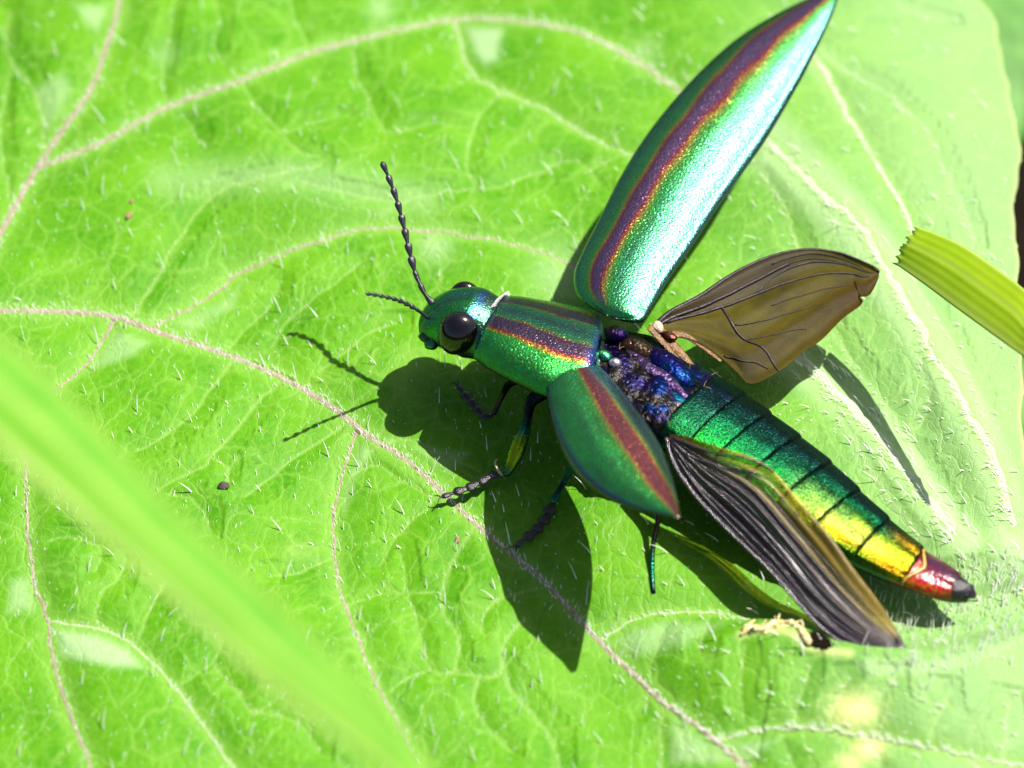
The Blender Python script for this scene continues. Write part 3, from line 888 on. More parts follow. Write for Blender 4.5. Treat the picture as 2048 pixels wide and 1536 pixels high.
# last, reddish segment with an amber front edge and dark tip
M_TAIL = metal_mat('tail_cuticle', 0.22, 0.5, 12.0, metallic=0.15, coat=.4, vvar=1.2, depth=.8)
grid = []; cols = []
sa, sb = s_of(1828), s_of(1918)
for i in range(14):
    t = i / 13; row = []; cr = []
    for k in range(31):
        th = -100 + 200 * k / 30
        row.append(skin(sa + (sb - sa) * t + 3.0 * math.exp(-(th / 40) ** 2) * (1 - t), th, 0.02 + 0.035 * math.sin(math.pi * t) - .05 * sst(.85, 1, t) - .03 * math.exp(-((th - 28) / 10) ** 2) * sst(.1, .4, t)))
        cr.append(band(th, [(-90, BROWN), (-40, np.array((.10, .03, .03))), (-15, np.array((.035, .012, .03))), (12, np.array((.12, .01, .03))), (40, np.array((.34, .03, .03))), (70, np.array((.42, .10, .03))), (95, np.array((.25, .06, .02)))]) * (1 - .75 * sst(.65, 1, t)))
    grid.append(row); cols.append(cr)
tl = shell('tail_plate', grid, cols, M_TAIL, 0.03); tl['label'] = 'glossy dark red last plate of the abdomen'
arc = np.array([skin(s_of(1824) + 4.2 * math.exp(-((th - 10) / 34) ** 2), th, 0.030) for th in np.linspace(-95, 95, 22)])
kids.append(tube('tail_band', arc, np.interp(np.linspace(0, 1, 22), [0, .4, .6, 1], [.02, .035, .05, .03]), M_AMBER, None, 6, .6))
V = []; F = []
tp = spline([P_np((1893, 1170), .60), P_np((1915, 1176), .60), P_np((1936, 1184), .55), P_np((1951, 1192), .50)], 9)
V, F = tube_data(tp, np.array([.18, .23, .25, .23, .21, .19, .15, .10, .04]), 14, .75)
V = [np.array(v) + rng.normal(0, .012, 3) for v in V]
kids.append(obj('tail_tip', V, F, M_TARS))

# sclerites of the hind thorax
def lobe(name, px, py, h, rx, ry, rz, ang, tone, mat=M_THX, tone2=None):
    c0 = P_np((px, py), h); ca, sa_ = math.cos(R(ang)), math.sin(R(ang))
    V = []; F = []; C = []
    nu, nv = 20, 12
    for j in range(nv + 1):
        ph = math.pi * j / nv
        for i in range(nu):
            t = 2 * math.pi * i / nu
            x, y, z = rx * math.sin(ph) * math.cos(t), ry * math.sin(ph) * math.sin(t), rz * math.cos(ph)
            w = 1 + .07 * math.sin(3 * t + j)
            V.append(c0 + np.array((x * w * ca - y * w * sa_, x * w * sa_ + y * w * ca, z)))
            C.append(lerp(tone, tone2 if tone2 is not None else tone, sst(-.5, .8, math.cos(t + .6) * math.sin(ph))))
    for j in range(nv):
        for i in range(nu):
            F.append((j * nu + i, (j + 1) * nu + i, (j + 1) * nu + (i + 1) % nu, j * nu + (i + 1) % nu))
    o = obj(name, V, F, mat, attrs={'tone': np.array(C)}); kids.append(o); return o
lobe('thorax_lobe', 1335, 735, 1.78, .68, .30, .20, -48, VIOLET * .5, tone2=BLUE * .3)
lobe('thorax_lobe', 1345, 808, 1.70, .46, .36, .22, -50, BLUE * .5, tone2=TEAL * .7)
lobe('thorax_lobe', 1268, 695, 1.86, .44, .24, .18, -30, BROWN * .7, tone2=BROWN)
lobe('thorax_lobe', 1232, 668, 2.02, .24, .18, .14, -20, BROWN * .6, tone2=VIOLET * .5)
lobe('thorax_lobe', 1285, 790, 1.70, .36, .18, .18, -60, BROWN, tone2=VIOLET * .6)
sc_ = lobe('scutellum', 1206, 712, 2.02, .20, .14, .12, -30, GREEN, M_CUT, TEAL); sc_['label'] = 'tiny bright green scutellum'
lobe('thorax_lobe', 1230, 727, 2.04, .13, .11, .10, 0, np.array((.5, .45, .55)))
for ridge, r0, tone in [([(1250, 700), (1290, 728), (1335, 765), (1390, 808)], .08, (.07, .045, .10)), ([(1240, 685), (1270, 690), (1310, 715), (1372, 765)], .06, (.03, .02, .05))]:
    pts = []
    for qx, qy in spline(ridge, 18):
        best = min(((s_, th) for s_ in np.arange(s_of(1205), s_of(1400), 2.0) for th in range(-60, 90, 5)), key=lambda a_: (lambda u_: (u_[0] - qx) ** 2 + (u_[1] - qy) ** 2)(to_px(skin(a_[0], a_[1]))) + 0)
        pts.append(skin(best[0], best[1], 0.02))
    pts = spline(np.array(pts)[::3], 18)
    V, F = tube_data(pts, r0 * 1.5 * (.3 + np.sin(np.linspace(.2, 2.9, 18)) * .8), 10, .2)
    kids.append(obj('thorax_ridge', V, F, M_THX, attrs={'tone': np.tile(tone, (len(V), 1))}))
wb = lobe('wing_joint', 1316, 654, 1.90, .11, .14, .09, 20, np.array((.6, .55, .5)), M_JOINT); wb['label'] = 'whitish joint knob'
lobe('wing_joint', 1338, 672, 1.84, .17, .09, .07, -30, np.array((.10, .04, .03)), M_THX)
# fuzz on the hind thorax
V = []; F = []
for _ in range(60):
    s = s_of(random.uniform(1205, 1388)); th = random.uniform(-60, 70)
    p0 = skin(s, th, 0.02); nrm = p0 - frame(s)[0][:3]; nrm /= np.linalg.norm(nrm)
    d = nrm * .6 + rng.normal(0, .5, 3); d /= np.linalg.norm(d)
    v, f = tube_data([p0, p0 + d * .07, p0 + d * .15 + np.array((.02, -.02, 0))], [.008, .006, .002], 3, cap=False, off=len(V)); V += v; F += f
fz = obj('thorax_fuzz', V, F, M_FUZZ); fz['kind'] = 'stuff'; kids.append(fz)

# eyes
def eye(px, py, h, rx, ry, rz, ax, label):
    c0 = P_np((px, py), h)
    V = []; F = []; nu, nv = 40, 24
    b, t, l, n = frame(s_of(916))
    e1 = t * math.cos(ax) + n * math.sin(ax); e2 = -t * math.sin(ax) + n * math.cos(ax); e3 = l
    for j in range(nv + 1):
        ph = math.pi * j / nv
        for i in range(nu):
            a = 2 * math.pi * i / nu
            egg = 1 + .12 * math.cos(ph)
            V.append(c0 + e1 * rx * egg * math.sin(ph) * math.cos(a) + e3 * rz * math.sin(ph) * math.sin(a) + e2 * ry * math.cos(ph))
    for j in range(nv):
        for i in range(nu):
            F.append((j * nu + i, j * nu + (i + 1) % nu, (j + 1) * nu + (i + 1) % nu, (j + 1) * nu + i))
    o = obj('eye', V, F, M_EYE); kids.append(o)
eye(916, 667, 2.00, .39, .47, .33, R(-28), '')
be, te, le, ne = frame(s_of(918))
far = be[:3] - le * .60 + ne * .14
fx, fy = to_px(far); eye(float(fx) + 4, float(fy) - 3, far[2], .30, .38, .22, R(-28), '')
# mouthparts
lobe('mouthpart', 852, 672, 1.62, .15, .11, .12, 20, np.array((.02, .06, .05)), M_CUT)
lobe('mouthpart', 862, 686, 1.54, .15, .13, .15, -20, DARK, M_CUT, TEAL * .7)
lobe('mouthpart', 856, 655, 1.72, .10, .08, .07, 20, np.array((.3, .25, .22)), M_JOINT)

# ------------------------------------------------------------------ antennae
def antenna(px, h0, h1, nseg, w):
    n = nseg * 8 + 1
    pts2 = spline(px, n)
    hs = np.linspace(h0, h1, n)
    pts = np.array([P_np(q, h) for q, h in zip(pts2, hs)])
    core = tube('antenna', pts, np.interp(np.linspace(0, 1, n), [0, .12, .3, 1], [.05, .042, .028, .016]), M_ANT, None, 7)
    for k in range(nseg):
        a = pts[k * 8: k * 8 + 9]
        u_ = k / nseg
        W = w * (1.05 - .35 * u_)
        if k == 0: prof = [.6, .9, 1.0, .95, .9, .8, .7, .6, .45]
        elif k < 3: prof = [.45, .55, .62, .66, .7, .72, .74, .66, .4]
        else: prof = [.5, .58, .70, .84, .96, 1.06, 1.12, 1.0, .5]
        seg = tube('antenna_segment', a, np.array(prof) * W, M_ANT, None, 9, 0.62, upv=(0.2, -0.5, .8))
        adopt(seg, core)
    kids.append(core)
antenna([(870, 612), (850, 588), (833, 552), (822, 515), (808, 455), (795, 405), (780, 362), (764, 324)], 1.95, 3.75, 11, .078)
antenna([(862, 642), (846, 628), (825, 614), (798, 601), (768, 593), (732, 587)], 1.85, 3.30, 11, .055)

# ------------------------------------------------------------------ wing cases
def stripe(d):
    """colour across the red stripe; d = offset from its middle in half widths"""
    return band(d, [(-2.6, lerp(GREEN, TEAL, .6)), (-1.7, GREEN), (-1.22, lerp(GREEN, GOLD, .45)), (-1.05, ORANGE), (-.88, RED), (-.6, PURPLE * 1.2), (.5, PURPLE * 1.25), (.82, RED), (1.02, ORANGE), (1.25, lerp(GREEN, GOLD, .5)), (1.7, GREEN), (2.6, lerp(GREEN, TEAL, .75))])
def elytron(name, Ledge, Redge, bulge, tcen, wid, tonefun, nr=90, nc=41, thick=0.045):
    A = spline([P_np(q[:2], q[2]) for q in Ledge], nr); B = spline([P_np(q[:2], q[2]) for q in Redge], nr)
    axis = A[-1] - A[0]; axis /= np.linalg.norm(axis)
    grid = []; cols = []
    for i in range(nr):
        s = i / (nr - 1); cross = B[i] - A[i]; w = np.linalg.norm(cross)
        n = np.cross(cross, axis); n = n / (np.linalg.norm(n) + 1e-9)
        if n @ (np.array(CAM) - A[i]) < 0: n = -n
        row = []; cr = []
        for k in range(nc):
            t = -1 + 2 * k / (nc - 1)
            tt = math.copysign(abs(t) ** .9, t)
            dome = (1 - abs(t) ** 2.4) * bulge * w
            edge = 0.03 * sst(.86, .93, abs(t)) - 0.05 * sst(.93, 1.0, abs(t))
            rib = 0.003 * math.sin(t * 13) * math.sin(math.pi * s) * w ** .5
            p = A[i] + cross * (tt + 1) / 2 + n * (dome + edge + rib)
            row.append(p); cr.append(tonefun(s, t, np.interp(s, *tcen), np.interp(s, *wid)))
        grid.append(row); cols.append(cr)
    o = shell(name, grid, cols, M_ELY, thick, BROWN * .5)
    return o
def tone_up(s, t, tc, w):
    d = (t - tc) / w + .12 * math.sin(s * 40 + t * 9)
    c = stripe(d)
    c = lerp(c, TEAL * .8, sst(-.72, -.95, t)); c = lerp(c, lerp(TEAL, BLUE, .35) * .7, sst(.75, .98, t))
    c = lerp(c, lerp(GREEN, TEAL, .35), sst(.10, .02, s))
    return c
def tone_near(s, t, tc, w):
    d = (t - tc) / w
    c = stripe(d * .95)
    nz = mnoise.noise(Vector((s * 9, t * 5, 2.2)))
    if abs(d) < .8: c = lerp(c, RED * .7, .8)
    c = lerp(c, np.array((.02, .52, .02)) * (.9 + .5 * nz), .75 * sst(-1.3, -1.9, d) * sst(.95, .75, abs(t)))
    c = lerp(c, BLUE * .35, sst(-.80, -.96, t)); c = lerp(c, np.array((.045, .12, .11)) * (1 + .5 * nz), .9 * sst(1.25, 1.9, d))
    c = lerp(c, lerp(BLUE, TEAL, .5), sst(.15, .5, t) * sst(.45, .1, s))
    return c
UL = [(1216, 632, 2.05), (1178, 612, 1.98), (1152, 585, 1.95), (1148, 545, 1.98), (1166, 500, 2.02), (1196, 440, 2.05), (1240, 352, 2.1), (1290, 272, 2.15), (1342, 205, 2.18), (1400, 142, 2.2), (1460, 88, 2.22), (1522, 46, 2.25), (1590, 10, 2.28), (1640, -10, 2.3), (1678, -16, 2.32)]
UR = [(1222, 634, 2.05), (1255, 643, 2.0), (1285, 642, 1.95), (1305, 612, 1.9), (1340, 555, 1.9), (1386, 490, 1.92), (1432, 420, 1.95), (1482, 350, 2.0), (1531, 280, 2.05), (1573, 210, 2.1), (1612, 140, 2.15), (1646, 70, 2.2), (1668, 20, 2.26), (1676, -4, 2.3), (1679, -15, 2.32)]
UL = [(a, b, c - .13 * sst(0, .2, i / 14) * sst(1, .8, i / 14)) for i, (a, b, c) in enumerate(UL)]; UR = [(a, b, c + .13 * sst(0, .2, i / 14) * sst(1, .8, i / 14)) for i, (a, b, c) in enumerate(UR)]
e_up = elytron('elytron', UL, UR, .17, ([0, .1, .3, .6, .85, 1], [-.30, -.36, -.30, -.20, -.15, 0]), ([0, .15, .5, 1], [.20, .17, .19, .34]), tone_up)
e_up['label'] = 'raised wing case seen broadside, flashing white along its length'
NL = [(1118, 704, 2.12), (1100, 712, 2.10), (1090, 735, 2.12), (1092, 780, 2.18), (1102, 840, 2.32), (1122, 895, 2.45), (1150, 940, 2.6), (1185, 975, 2.75), (1225, 1000, 2.9), (1270, 1016, 3.05), (1315, 1027, 3.2), (1354, 1034, 3.35)]
NR = [(1120, 703, 2.12), (1145, 700, 2.10), (1170, 708, 2.08), (1205, 738, 2.1), (1240, 775, 2.2), (1275, 820, 2.32), (1303, 860, 2.45), (1325, 900, 2.58), (1342, 945, 2.75), (1352, 985, 2.98), (1357, 1015, 3.2), (1355, 1034, 3.35)]
e_nr = elytron('elytron', NL, NR, .20, ([0, .2, .5, .8, 1], [.30, .25, .25, .35, .5]), ([0, .3, .7, 1], [.14, .17, .22, .4]), tone_near)
e_nr['label'] = 'foreshortened wing case pointing out over the leaf, shaded green with rust stripe'

# ------------------------------------------------------------------ hind wings
def hind_wing(A2, B2, tonefun, pleat, veins, nr=80, nc=97, thick=0.012, mat=M_WING):
    A = spline([P_np(q[:2], q[2]) for q in A2], nr); B = spline([P_np(q[:2], q[2]) for q in B2], nr)
    grid = np.empty((nr, nc, 3)); cols = np.empty((nr, nc, 4))
    for i in range(nr):
        s = i / (nr - 1)
        for k in range(nc):
            t = k / (nc - 1)
            grid[i, k] = A[i] * (1 - t) + B[i] * t
            grid[i, k, 2] += pleat(s, t)
            cols[i, k] = tonefun(s, t)
    w = shell('hind_wing', grid, cols, mat, thick, np.array((.12, .08, .02)))
    # the underside repeats the top's tone so that the membrane stays see-through
    me = w.data; a = me.color_attributes['tone']; buf = np.empty(len(me.vertices) * 4, np.float32); a.data.foreach_get('color', buf)
    buf = buf.reshape(-1, 4); half = nr * nc; buf[half:] = buf[:half]; a.data.foreach_set('color', buf.ravel())
    for v, r0, r1 in veins:
        pts = []
        for s, t in spline(v, 26):
            i = np.clip(s, 0, 1) * (nr - 1); k = np.clip(t, 0, 1) * (nc - 1)
            i0, k0 = int(min(i, nr - 2)), int(min(k, nc - 2)); fi, fk = i - i0, k - k0
            g_ = grid[i0, k0] * (1 - fi) * (1 - fk) + grid[i0 + 1, k0] * fi * (1 - fk) + grid[i0, k0 + 1] * (1 - fi) * fk + grid[i0 + 1, k0 + 1] * fi * fk
            pts.append(g_ + np.array((0, -.004, .008)))
        adopt(tube('wing_vein', pts, np.linspace(r0, r1, 26), M_WVEIN if mat is M_WING else M_WVEIN_GLOSS, None, 6, 0.8), w)
    return w
def rgba(c, a): return np.r_[np.asarray(c), a]
OLIVE = np.array((.17, .135, .012)); UMBER = np.array((.13, .062, .005)); SOOT = np.array((.035, .025, .015))
def tone_far(s, t):
    c = lerp(OLIVE, UMBER, sst(.45, .9, s) * sst(.3, .8, t))
    c = lerp(c, SOOT, .9 * sst(.34, .12, t) * sst(1.05, .5, s)); a = .50 + .40 * sst(.34, .14, t) * sst(.95, .4, s)
    str_ = .5 + .5 * math.sin(t * 46 + 5 * s) * math.sin(s * 7 + t * 11); c = lerp(c, SOOT, .30 * str_)
    nz = mnoise.noise(Vector((s * 5, t * 4, 7.7))) + .5 * mnoise.noise(Vector((s * 16, t * 9, 1.7)))
    c = lerp(c, SOOT, min(.6, max(0, .8 * nz)))
    dark = .45 * math.exp(-((t - .78) / .12) ** 2) * sst(.2, .5, s)
    return rgba(lerp(c, SOOT, dark + .25 * sst(.3, 0, s)), a + .1 * dark + .2 * sst(.25, 0, s))
FA = [(1312, 650, 1.86), (1340, 625, 1.86), (1400, 592, 1.86), (1450, 556, 1.86), (1500, 529, 1.84), (1560, 506, 1.8), (1620, 497, 1.75), (1680, 505, 1.7), (1726, 523, 1.66), (1752, 537, 1.64), (1758, 545, 1.63)]
FB = [(1316, 662, 1.82), (1362, 672, 1.78), (1405, 690, 1.7), (1440, 714, 1.62), (1472, 742, 1.55), (1503, 768, 1.5), (1560, 741, 1.5), (1605, 705, 1.5), (1642, 680, 1.5), (1685, 637, 1.52), (1724, 607, 1.55), (1716, 594, 1.57), (1738, 590, 1.58), (1754, 562, 1.62), (1758, 547, 1.63)]
hw_far = hind_wing(FA, FB, tone_far, lambda s, t: .035 * math.sin(t * 19) * math.sin(math.pi * s) + .05 * math.exp(-((t - .06) / .06) ** 2),
    [([(0, .0), (.3, .02), (.6, .02), (1, .1)], .055, .02), ([(0, .2), (.25, .16), (.5, .16), (.62, .14)], .045, .03), ([(.05, .3), (.3, .24), (.5, .28), (.75, .36), (.93, .5)], .04, .016),
     ([(.45, .26), (.6, .18), (.8, .2), (.97, .4)], .022, .01), ([(.55, .1), (.75, .1), (.92, .2)], .014, .006), ([(.58, .14), (.75, .15), (.93, .28)], .012, .006), ([(.3, .24), (.34, .5), (.42, .75), (.45, 1.0)], .03, .02),
     ([(.34, .45), (.5, .55), (.68, .66)], .016, .006), ([(.36, .58), (.5, .72), (.6, .82)], .014, .006), ([(.24, .9), (.32, .8), (.38, .82), (.42, .92)], .02, .012), ([(.5, .45), (.7, .52), (.82, .6)], .012, .004)])
hw_far['label'] = 'outspread smoky brown hind wing lying flat'
def tone_wn(s, t):
    nz = mnoise.noise(Vector((s * 7, t * 9, 4.4)))
    c = lerp(np.array((.018, .010, .024)), np.array((.06, .04, .04)), sst(.25, .6, t) * (.7 + .6 * nz)); a = .95
    c = lerp(c, np.array((.24, .19, .17)), .8 * sst(.45, .7, s) * math.exp(-((t - .50) / .15) ** 2))  # silver glare on the rear half painted as a lighter base
    k = sst(.58, .70, t) * sst(1.08, .8, s)
    c = lerp(c, np.array((.70, .54, .12)) * (1 + .4 * nz), k); a -= .68 * k
    c = lerp(c, np.array((.34, .22, .06)), .8 * sst(.25, .08, s) * sst(.2, .6, t)); c = lerp(c, SOOT * .6, sst(.93, .97, s))
    return rgba(c, a)
WA = [(1332, 876, 1.75), (1338, 905, 1.62), (1352, 940, 1.48), (1386, 992, 1.30), (1432, 1042, 1.16), (1482, 1092, 1.04), (1540, 1150, .92), (1590, 1206, .78), (1640, 1256, .70), (1692, 1292, .66), (1745, 1310, .64), (1790, 1310, .64), (1812, 1300, .64)]
WB = [(1334, 868, 1.8), (1370, 872, 1.96), (1410, 886, 2.04), (1462, 902, 2.08), (1512, 918, 2.06), (1552, 944, 2.0), (1604, 1004, 1.86), (1656, 1066, 1.66), (1704, 1132, 1.42), (1746, 1186, 1.18), (1780, 1236, .94), (1800, 1272, .76), (1813, 1294, .66)]
PL = lambda s, t: (.050 * math.sin(t * 40 + 3 * s) + .035 * math.sin(t * 15 + 2 * s)) * math.sin(math.pi * min(1, s * 1.15)) * (1 - .6 * t) + .025 * math.sin(s * 14 + t * 5) * math.sin(math.pi * s)
wv = [([(0, .02), (.3, .01), (.7, .01), (1, .05)], .05, .025)]
for k in range(1, 12):
    t0 = .04 + k * .062
    wv.append(([(.02, .3 + .04 * k), (.18, t0 + .06), (.5, t0), (.8, t0 + .02), (.97, min(.95, t0 + .05))], .020 - .0007 * k, .006))
wv += [([(.03, .75), (.12, .82), (.25, .93), (.36, .98)], .03, .014), ([(.1, .55), (.22, .7), (.36, .8), (.5, .84)], .032, .012), ([(.22, .72), (.3, .8), (.42, .95)], .022, .01)]
hw_near = hind_wing(WA, WB, tone_wn, PL, wv, mat=M_WING_DARK)
hw_near['label'] = 'pleated dark violet hind wing folded along the abdomen'
# amber straps of the far wing base
for pts, r in [([(1322, 664, 1.82), (1356, 700, 1.7), (1392, 742, 1.5), (1430, 780, 1.32)], .075), ([(1345, 668, 1.8), (1372, 672, 1.76), (1400, 690, 1.68), (1442, 722, 1.6)], .05), ([(1300, 655, 1.95), (1318, 676, 1.85), (1350, 712, 1.7), (1380, 752, 1.55)], .05)]:
    q = spline([P_np(a[:2], a[2]) for a in pts], 16)
    kids.append(tube('wing_strap', q, r * 1.6 * (1 - .6 * np.linspace(0, 1, 16)), M_STRAP, None, 9, 0.25, upv=(.3, -.3, .9)))

# ------------------------------------------------------------------ legs
def leg(path, rads, tones, tarsus, tr=.06, claw=True, spur=None):
    n = 40
    pr = spline([list(P_np(q[:2], q[2])) + [r] for q, r in zip(path, rads)], n)
    V, F = tube_data(pr[:, :3], np.maximum(pr[:, 3], .01), 10)
    cidx = np.linspace(0, len(tones) - 1, n)
    C = []
    for i in range(n):
        c = lerp(tones[int(cidx[i])], tones[min(int(cidx[i]) + 1, len(tones) - 1)], cidx[i] % 1); C += [c] * 10
    C += [tones[0], tones[-1]]
    lg = obj('leg', V, F, M_LEG, attrs={'tone': np.array(C)})
    if tarsus:
        tp = spline([P_np(q[:2], q[2]) for q in tarsus], 31)
        for k in range(5):
            a = tp[k * 6: k * 6 + 7]
            prof = np.array([.6, .66, .8, 1.0, 1.12, 1.1, .7]) * tr * .9 * (1.0 if k < 4 else .6)
            adopt(tube('tarsal_segment', a, prof * 1.3, M_TARS, None, 8, 0.45), lg)
        d = tp[-1] - tp[-4]; d /= np.linalg.norm(d); sd = np.cross(d, (0, 0, 1))
        for sgn in (-1, 1):
            c = np.array([tp[-1], tp[-1] + d * .08 + sd * sgn * .05 + (0, 0, .03), tp[-1] + d * .13 + sd * sgn * .10 - (0, 0, .02)])
            adopt(tube('claw', spline(c, 7), np.linspace(.022, .006, 7), M_TARS, None, 6), lg)
    if spur:
        q = spline([P_np(a[:2], a[2]) for a in spur], 10)
        adopt(tube('spur', q, np.linspace(.04, .012, 10), M_JOINT, None, 6), lg)
    kids.append(lg)
    return lg
DK = DARK * .6; GD = np.array((.02, .16, .10)); GG = np.array((.30, .42, .03))
leg([(1085, 780, 1.10), (1062, 805, .98), (1056, 835, .85), (1046, 868, .68), (1034, 900, .50), (1022, 930, .32), (1012, 950, .22)], [.20, .12, .085, .13, .165, .12, .07], [DK, DK, DK, GD, GG, GG, GD],
    [(1004, 952, .2), (988, 950, .2), (968, 960, .17), (940, 974, .14), (912, 984, .12), (884, 994, .1)], .085, spur=[(1004, 950, .22), (996, 940, .35), (990, 926, .42), (994, 918, .42)])
leg([(1030, 760, 1.2), (1018, 768, 1.0), (1008, 785, .72), (998, 806, .5), (988, 828, .34)], [.1, .085, .06, .05, .05], [DK, DK, BROWN, BROWN],
    [(984, 831, .3), (972, 832, .28), (958, 822, .26), (942, 803, .25), (928, 786, .24), (916, 771, .24)], .09)
leg([(1120, 850, .95), (1140, 890, .82), (1150, 918, .70), (1140, 940, .58), (1126, 968, .42), (1112, 995, .26), (1106, 1006, .2)], [.14, .13, .10, .06, .055, .075, .05], [DK, DK, GD, TEAL * .6, DK, GD],
    [(1104, 1008, .2), (1098, 1024, .18), (1086, 1044, .16), (1070, 1062, .14), (1050, 1078, .12), (1034, 1092, .1)], .095)
leg([(1310, 960, 1.0), (1318, 1000, .85), (1316, 1040, .66), (1306, 1090, .42), (1304, 1140, .24), (1306, 1178, .12), (1307, 1186, .08)], [.1, .07, .055, .05, .048, .05, .06], [DK, BROWN, BROWN, GD, DK], None)

for k in kids:
    if k.parent is None: adopt(k, beetle)
adopt(hw_far, beetle); adopt(hw_near, beetle)

# ------------------------------------------------------------------ grass blades
def blade_mat(name, c1, c2, trans=.35):
    m, nt, b = new_mat(name)
    at = N(nt, 'ShaderNodeAttribute', attribute_name='tone')
    sep = N(nt, 'ShaderNodeSeparateColor'); L(nt, at.outputs['Color'], sep.inputs[0])
    tc = N(nt, 'ShaderNodeTexCoord')
    n1 = N(nt, 'ShaderNodeTexNoise', i_Scale=1.2, i_Detail=4.0); L(nt, tc.outputs['Object'], n1.inputs['Vector'])
    st = math_n(nt, 'SINE', math_n(nt, 'MULTIPLY', sep.outputs[0], 130.0))
    n2 = math_n(nt, 'ADD', math_n(nt, 'MULTIPLY', st, .06), math_n(nt, 'MULTIPLY', n1.outputs[0], 1.0))
    c = mixc(nt, ramp(nt, n2, [(.2, 0), (.8, 1)]), c1, c2)
    c = mixc(nt, math_n(nt, 'MULTIPLY', sep.outputs[1], .6), c, (.52, .60, .16))
    L(nt, c, b.inputs['Base Color']); b.inputs['Roughness'].default_value = .4
    bu = N(nt, 'ShaderNodeBump', i_Strength=.05, i_Distance=.02); L(nt, st, bu.inputs['Height']); L(nt, bu.outputs[0], b.inputs['Normal'])
    tr = N(nt, 'ShaderNodeBsdfTranslucent'); L(nt, c, tr.inputs['Color'])
    mx = N(nt, 'ShaderNodeMixShader'); mx.inputs[0].default_value = trans
    L(nt, b.outputs[0], mx.inputs[1]); L(nt, tr.outputs[0], mx.inputs[2]); L(nt, mx.outputs[0], nt.nodes['Material Output'].inputs[0])
    return m
def grass(A2, B2, keel, mat, nr=70, nc=25, thick=.05, ragged=0.0, rise=()):
    A = [P_np(q[:2], q[2]) for q in A2]; B = [P_np(q[:2], q[2]) for q in B2]
    up = np.array(SUN_TO)                                   # added unseen end follows the sun ray so its shadow stays in place
    A += [A[-1] + up * d for d in rise]; B += [B[-1] + up * d for d in rise]
    A = spline(A, nr); B = spline(B, nr)
    grid = np.empty((nr, nc, 3)); cols = np.empty((nr, nc, 3))
    for i in range(nr):
        cr = B[i] - A[i]; ax = A[min(i + 1, nr - 1)] - A[max(i - 1, 0)]; n = np.cross(cr, ax); n /= np.linalg.norm(n)
        if n @ (np.array(CAM) - A[i]) < 0: n = -n
        for k in range(nc):
            t = k / (nc - 1)
            grid[i, k] = A[i] * (1 - t) + B[i] * t - n * keel * (1 - abs(2 * t - 1)) + n * .004 * math.sin(t * 40)
            if i == 0 and ragged: grid[i, k] += ax / np.linalg.norm(ax) * random.uniform(-ragged, ragged)
            cols[i, k] = (t, math.exp(-((t - 1) / .16) ** 2) + math.exp(-(t / .05) ** 2) + .6 * math.exp(-((t - .42) / .06) ** 2) + (1.0 if i == 0 and ragged else 0), 0)  # highlight streaks along both edges painted pale; midrib and cut end pale too
    return shell('grass_blade', grid, cols, mat, thick, (.5, 0, 0), None)
M_GR1 = blade_mat('grass_soft', (.085, .31, .012), (.16, .40, .03))
M_GR2 = blade_mat('grass_yellow', (.42, .62, .012), (.52, .70, .02), .55)
H1, H2 = 15.0, 13.0
gA = [(-260, 380, 15.6), (-120, 545, 15.3), (0, 668, 15.0), (75, 735, 14.8), (191, 850, 14.5), (335, 1008, 14.1), (488, 1146, 13.7), (610, 1262, 13.4), (698, 1350, 13.1), (790, 1450, 12.8), (870, 1545, 12.5), (960, 1680, 12.2), (1040, 1820, 12)]
gB = [(-330, 560, 16.4), (-170, 735, 16.1), (0, 885, 15.8), (68, 945, 15.6), (160, 1025, 15.3), (349, 1192, 14.8), (488, 1318, 14.4), (600, 1410, 14.0), (700, 1486, 13.7), (770, 1540, 13.4), (850, 1620, 13.0), (940, 1735, 12.5), (1010, 1840, 12.1)]
g1 = grass(gA, gB, .13, M_GR1)
tag(g1, 'long soft green grass blade hanging above the leaf, out of focus', 'grass')
rA = [(1832, 453, 2.72), (1880, 470, 2.90), (1940, 500, 3.14), (2048, 578, 3.60), (2070, 612, 3.66)]
rB = [(1789, 527, 2.2), (1850, 570, 2.45), (1920, 622, 2.8), (2048, 714, 3.35), (2068, 722, 3.42)]
g2 = grass(rA, rB, -.05, M_GR2, 80, 25, .06, .07, rise=(.5, 1.5, 3.5, 7))
tag(g2, 'bright yellow green grass stem with a ragged cut end', 'grass')

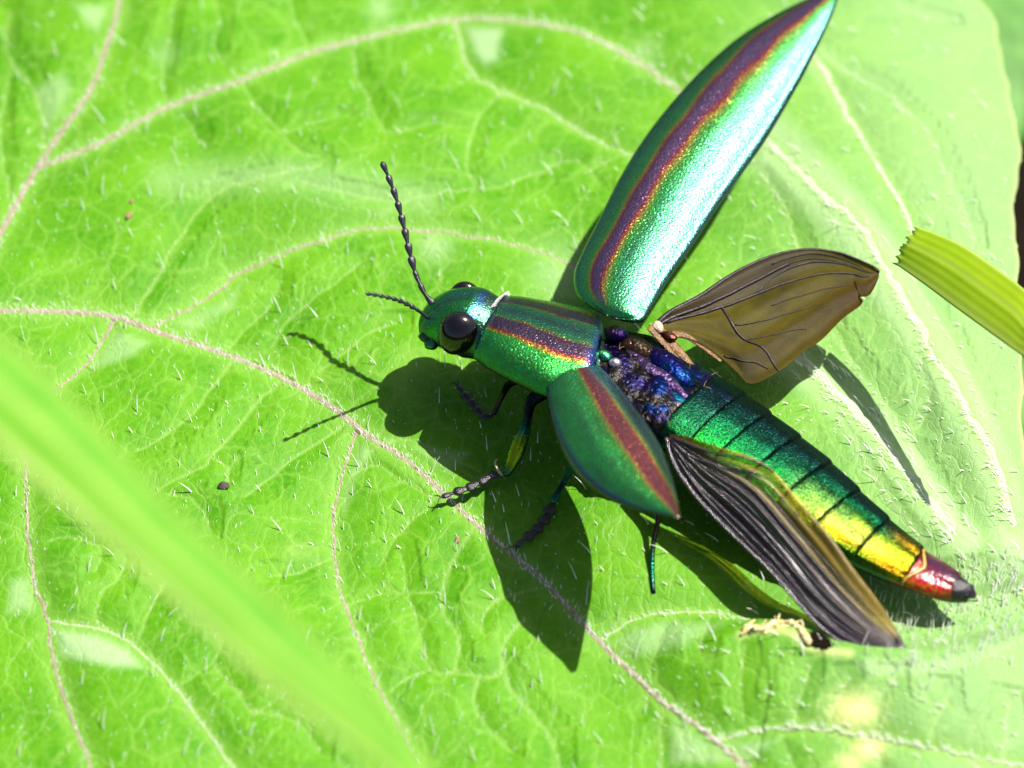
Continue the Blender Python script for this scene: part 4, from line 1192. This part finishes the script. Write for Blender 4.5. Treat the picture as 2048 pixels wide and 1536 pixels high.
# ------------------------------------------------------------------ crumbs on the leaf
M_CRUMB = simple_mat('frass', (.015, .011, .010), (.07, .055, .05), .6, 12, .9, 30)
M_CRUMB2 = simple_mat('frass_brown', (.16, .08, .03), (.34, .22, .12), .6, 12, .9, 30)
def crumb(name, px, py, r, mat, label, stretch=1.3, ang=30):
    p = Pleaf(px, py); p[2] = Zgrid(p[0], p[1]) + r * .45
    V = []; F = []; nu, nv = 12, 8
    for j in range(nv + 1):
        ph = math.pi * j / nv
        for i in range(nu):
            t = 2 * math.pi * i / nu; w = r * (1 + random.uniform(-.16, .16))
            x, y = w * stretch * math.sin(ph) * math.cos(t), w * math.sin(ph) * math.sin(t)
            V.append((x * math.cos(R(ang)) - y * math.sin(R(ang)), x * math.sin(R(ang)) + y * math.cos(R(ang)), w * .75 * math.cos(ph)))
    for j in range(nv):
        for i in range(nu):
            F.append((j * nu + i, (j + 1) * nu + i, (j + 1) * nu + (i + 1) % nu, j * nu + (i + 1) % nu))
    o = obj(name, V, F, mat); o.location = p
    tag(o, label, 'crumb'); return o
crumb('frass_pellet', 447, 975, .095, M_CRUMB, 'round blackish pellet lying alone beside the soft grass blade')
crumb('frass_crumb', 915, 1080, .05, M_CRUMB2, 'small brown crumb below the clawed front foot', 1.6, 70)
crumb('debris_flake', 258, 437, .06, M_CRUMB2, 'rusty brown flake, lower one of two by the forked vein', 1.8, 65)
crumb('debris_flake', 264, 408, .04, M_CRUMB2, 'smaller rusty flake just above the larger rusty one', 1.6, 80)

# ------------------------------------------------------------------ leaves below, seen past the leaf's edge
def back_leaf(px, py, h, ln, w, ang, tilt, label, mat):
    c0 = P_np((px, py), h); V = []; F = []; nr, nc = 24, 11
    for i in range(nr):
        s = i / (nr - 1); ww = w * math.sin(math.pi * (s * .94 + .03)) ** .8
        for k in range(nc):
            t = -1 + 2 * k / (nc - 1)
            x = (s - .5) * ln; y = t * ww; z = .18 * w * abs(t) - tilt * x - .4 * (s - .5) ** 2 * ln * .4
            V.append(c0 + np.array((x * math.cos(R(ang)) - y * math.sin(R(ang)), x * math.sin(R(ang)) + y * math.cos(R(ang)), z)))
    for i in range(nr - 1):
        for k in range(nc - 1):
            a = i * nc + k; F.append((a, a + 1, a + nc + 1, a + nc))
    o = obj('background_leaf', V, F, mat)
    md = o.modifiers.new('thickness', 'SOLIDIFY'); md.thickness = .06
    return tag(o, label, 'leaf')
M_BL = simple_mat('background_leaf', (.05, .17, .012), (.09, .25, .03), .5, 1.5, .3, 8, trans=.2)
back_leaf(2085, 60, -6, 9, 2.2, 75, .1, 'blurred green leaf below the big leaf near the raised wing case tip', M_BL)
back_leaf(2075, 800, -9, 7, 1.0, 60, .2, 'narrow blurred leaf below the big leaf beneath the cut grass stem', M_BL)
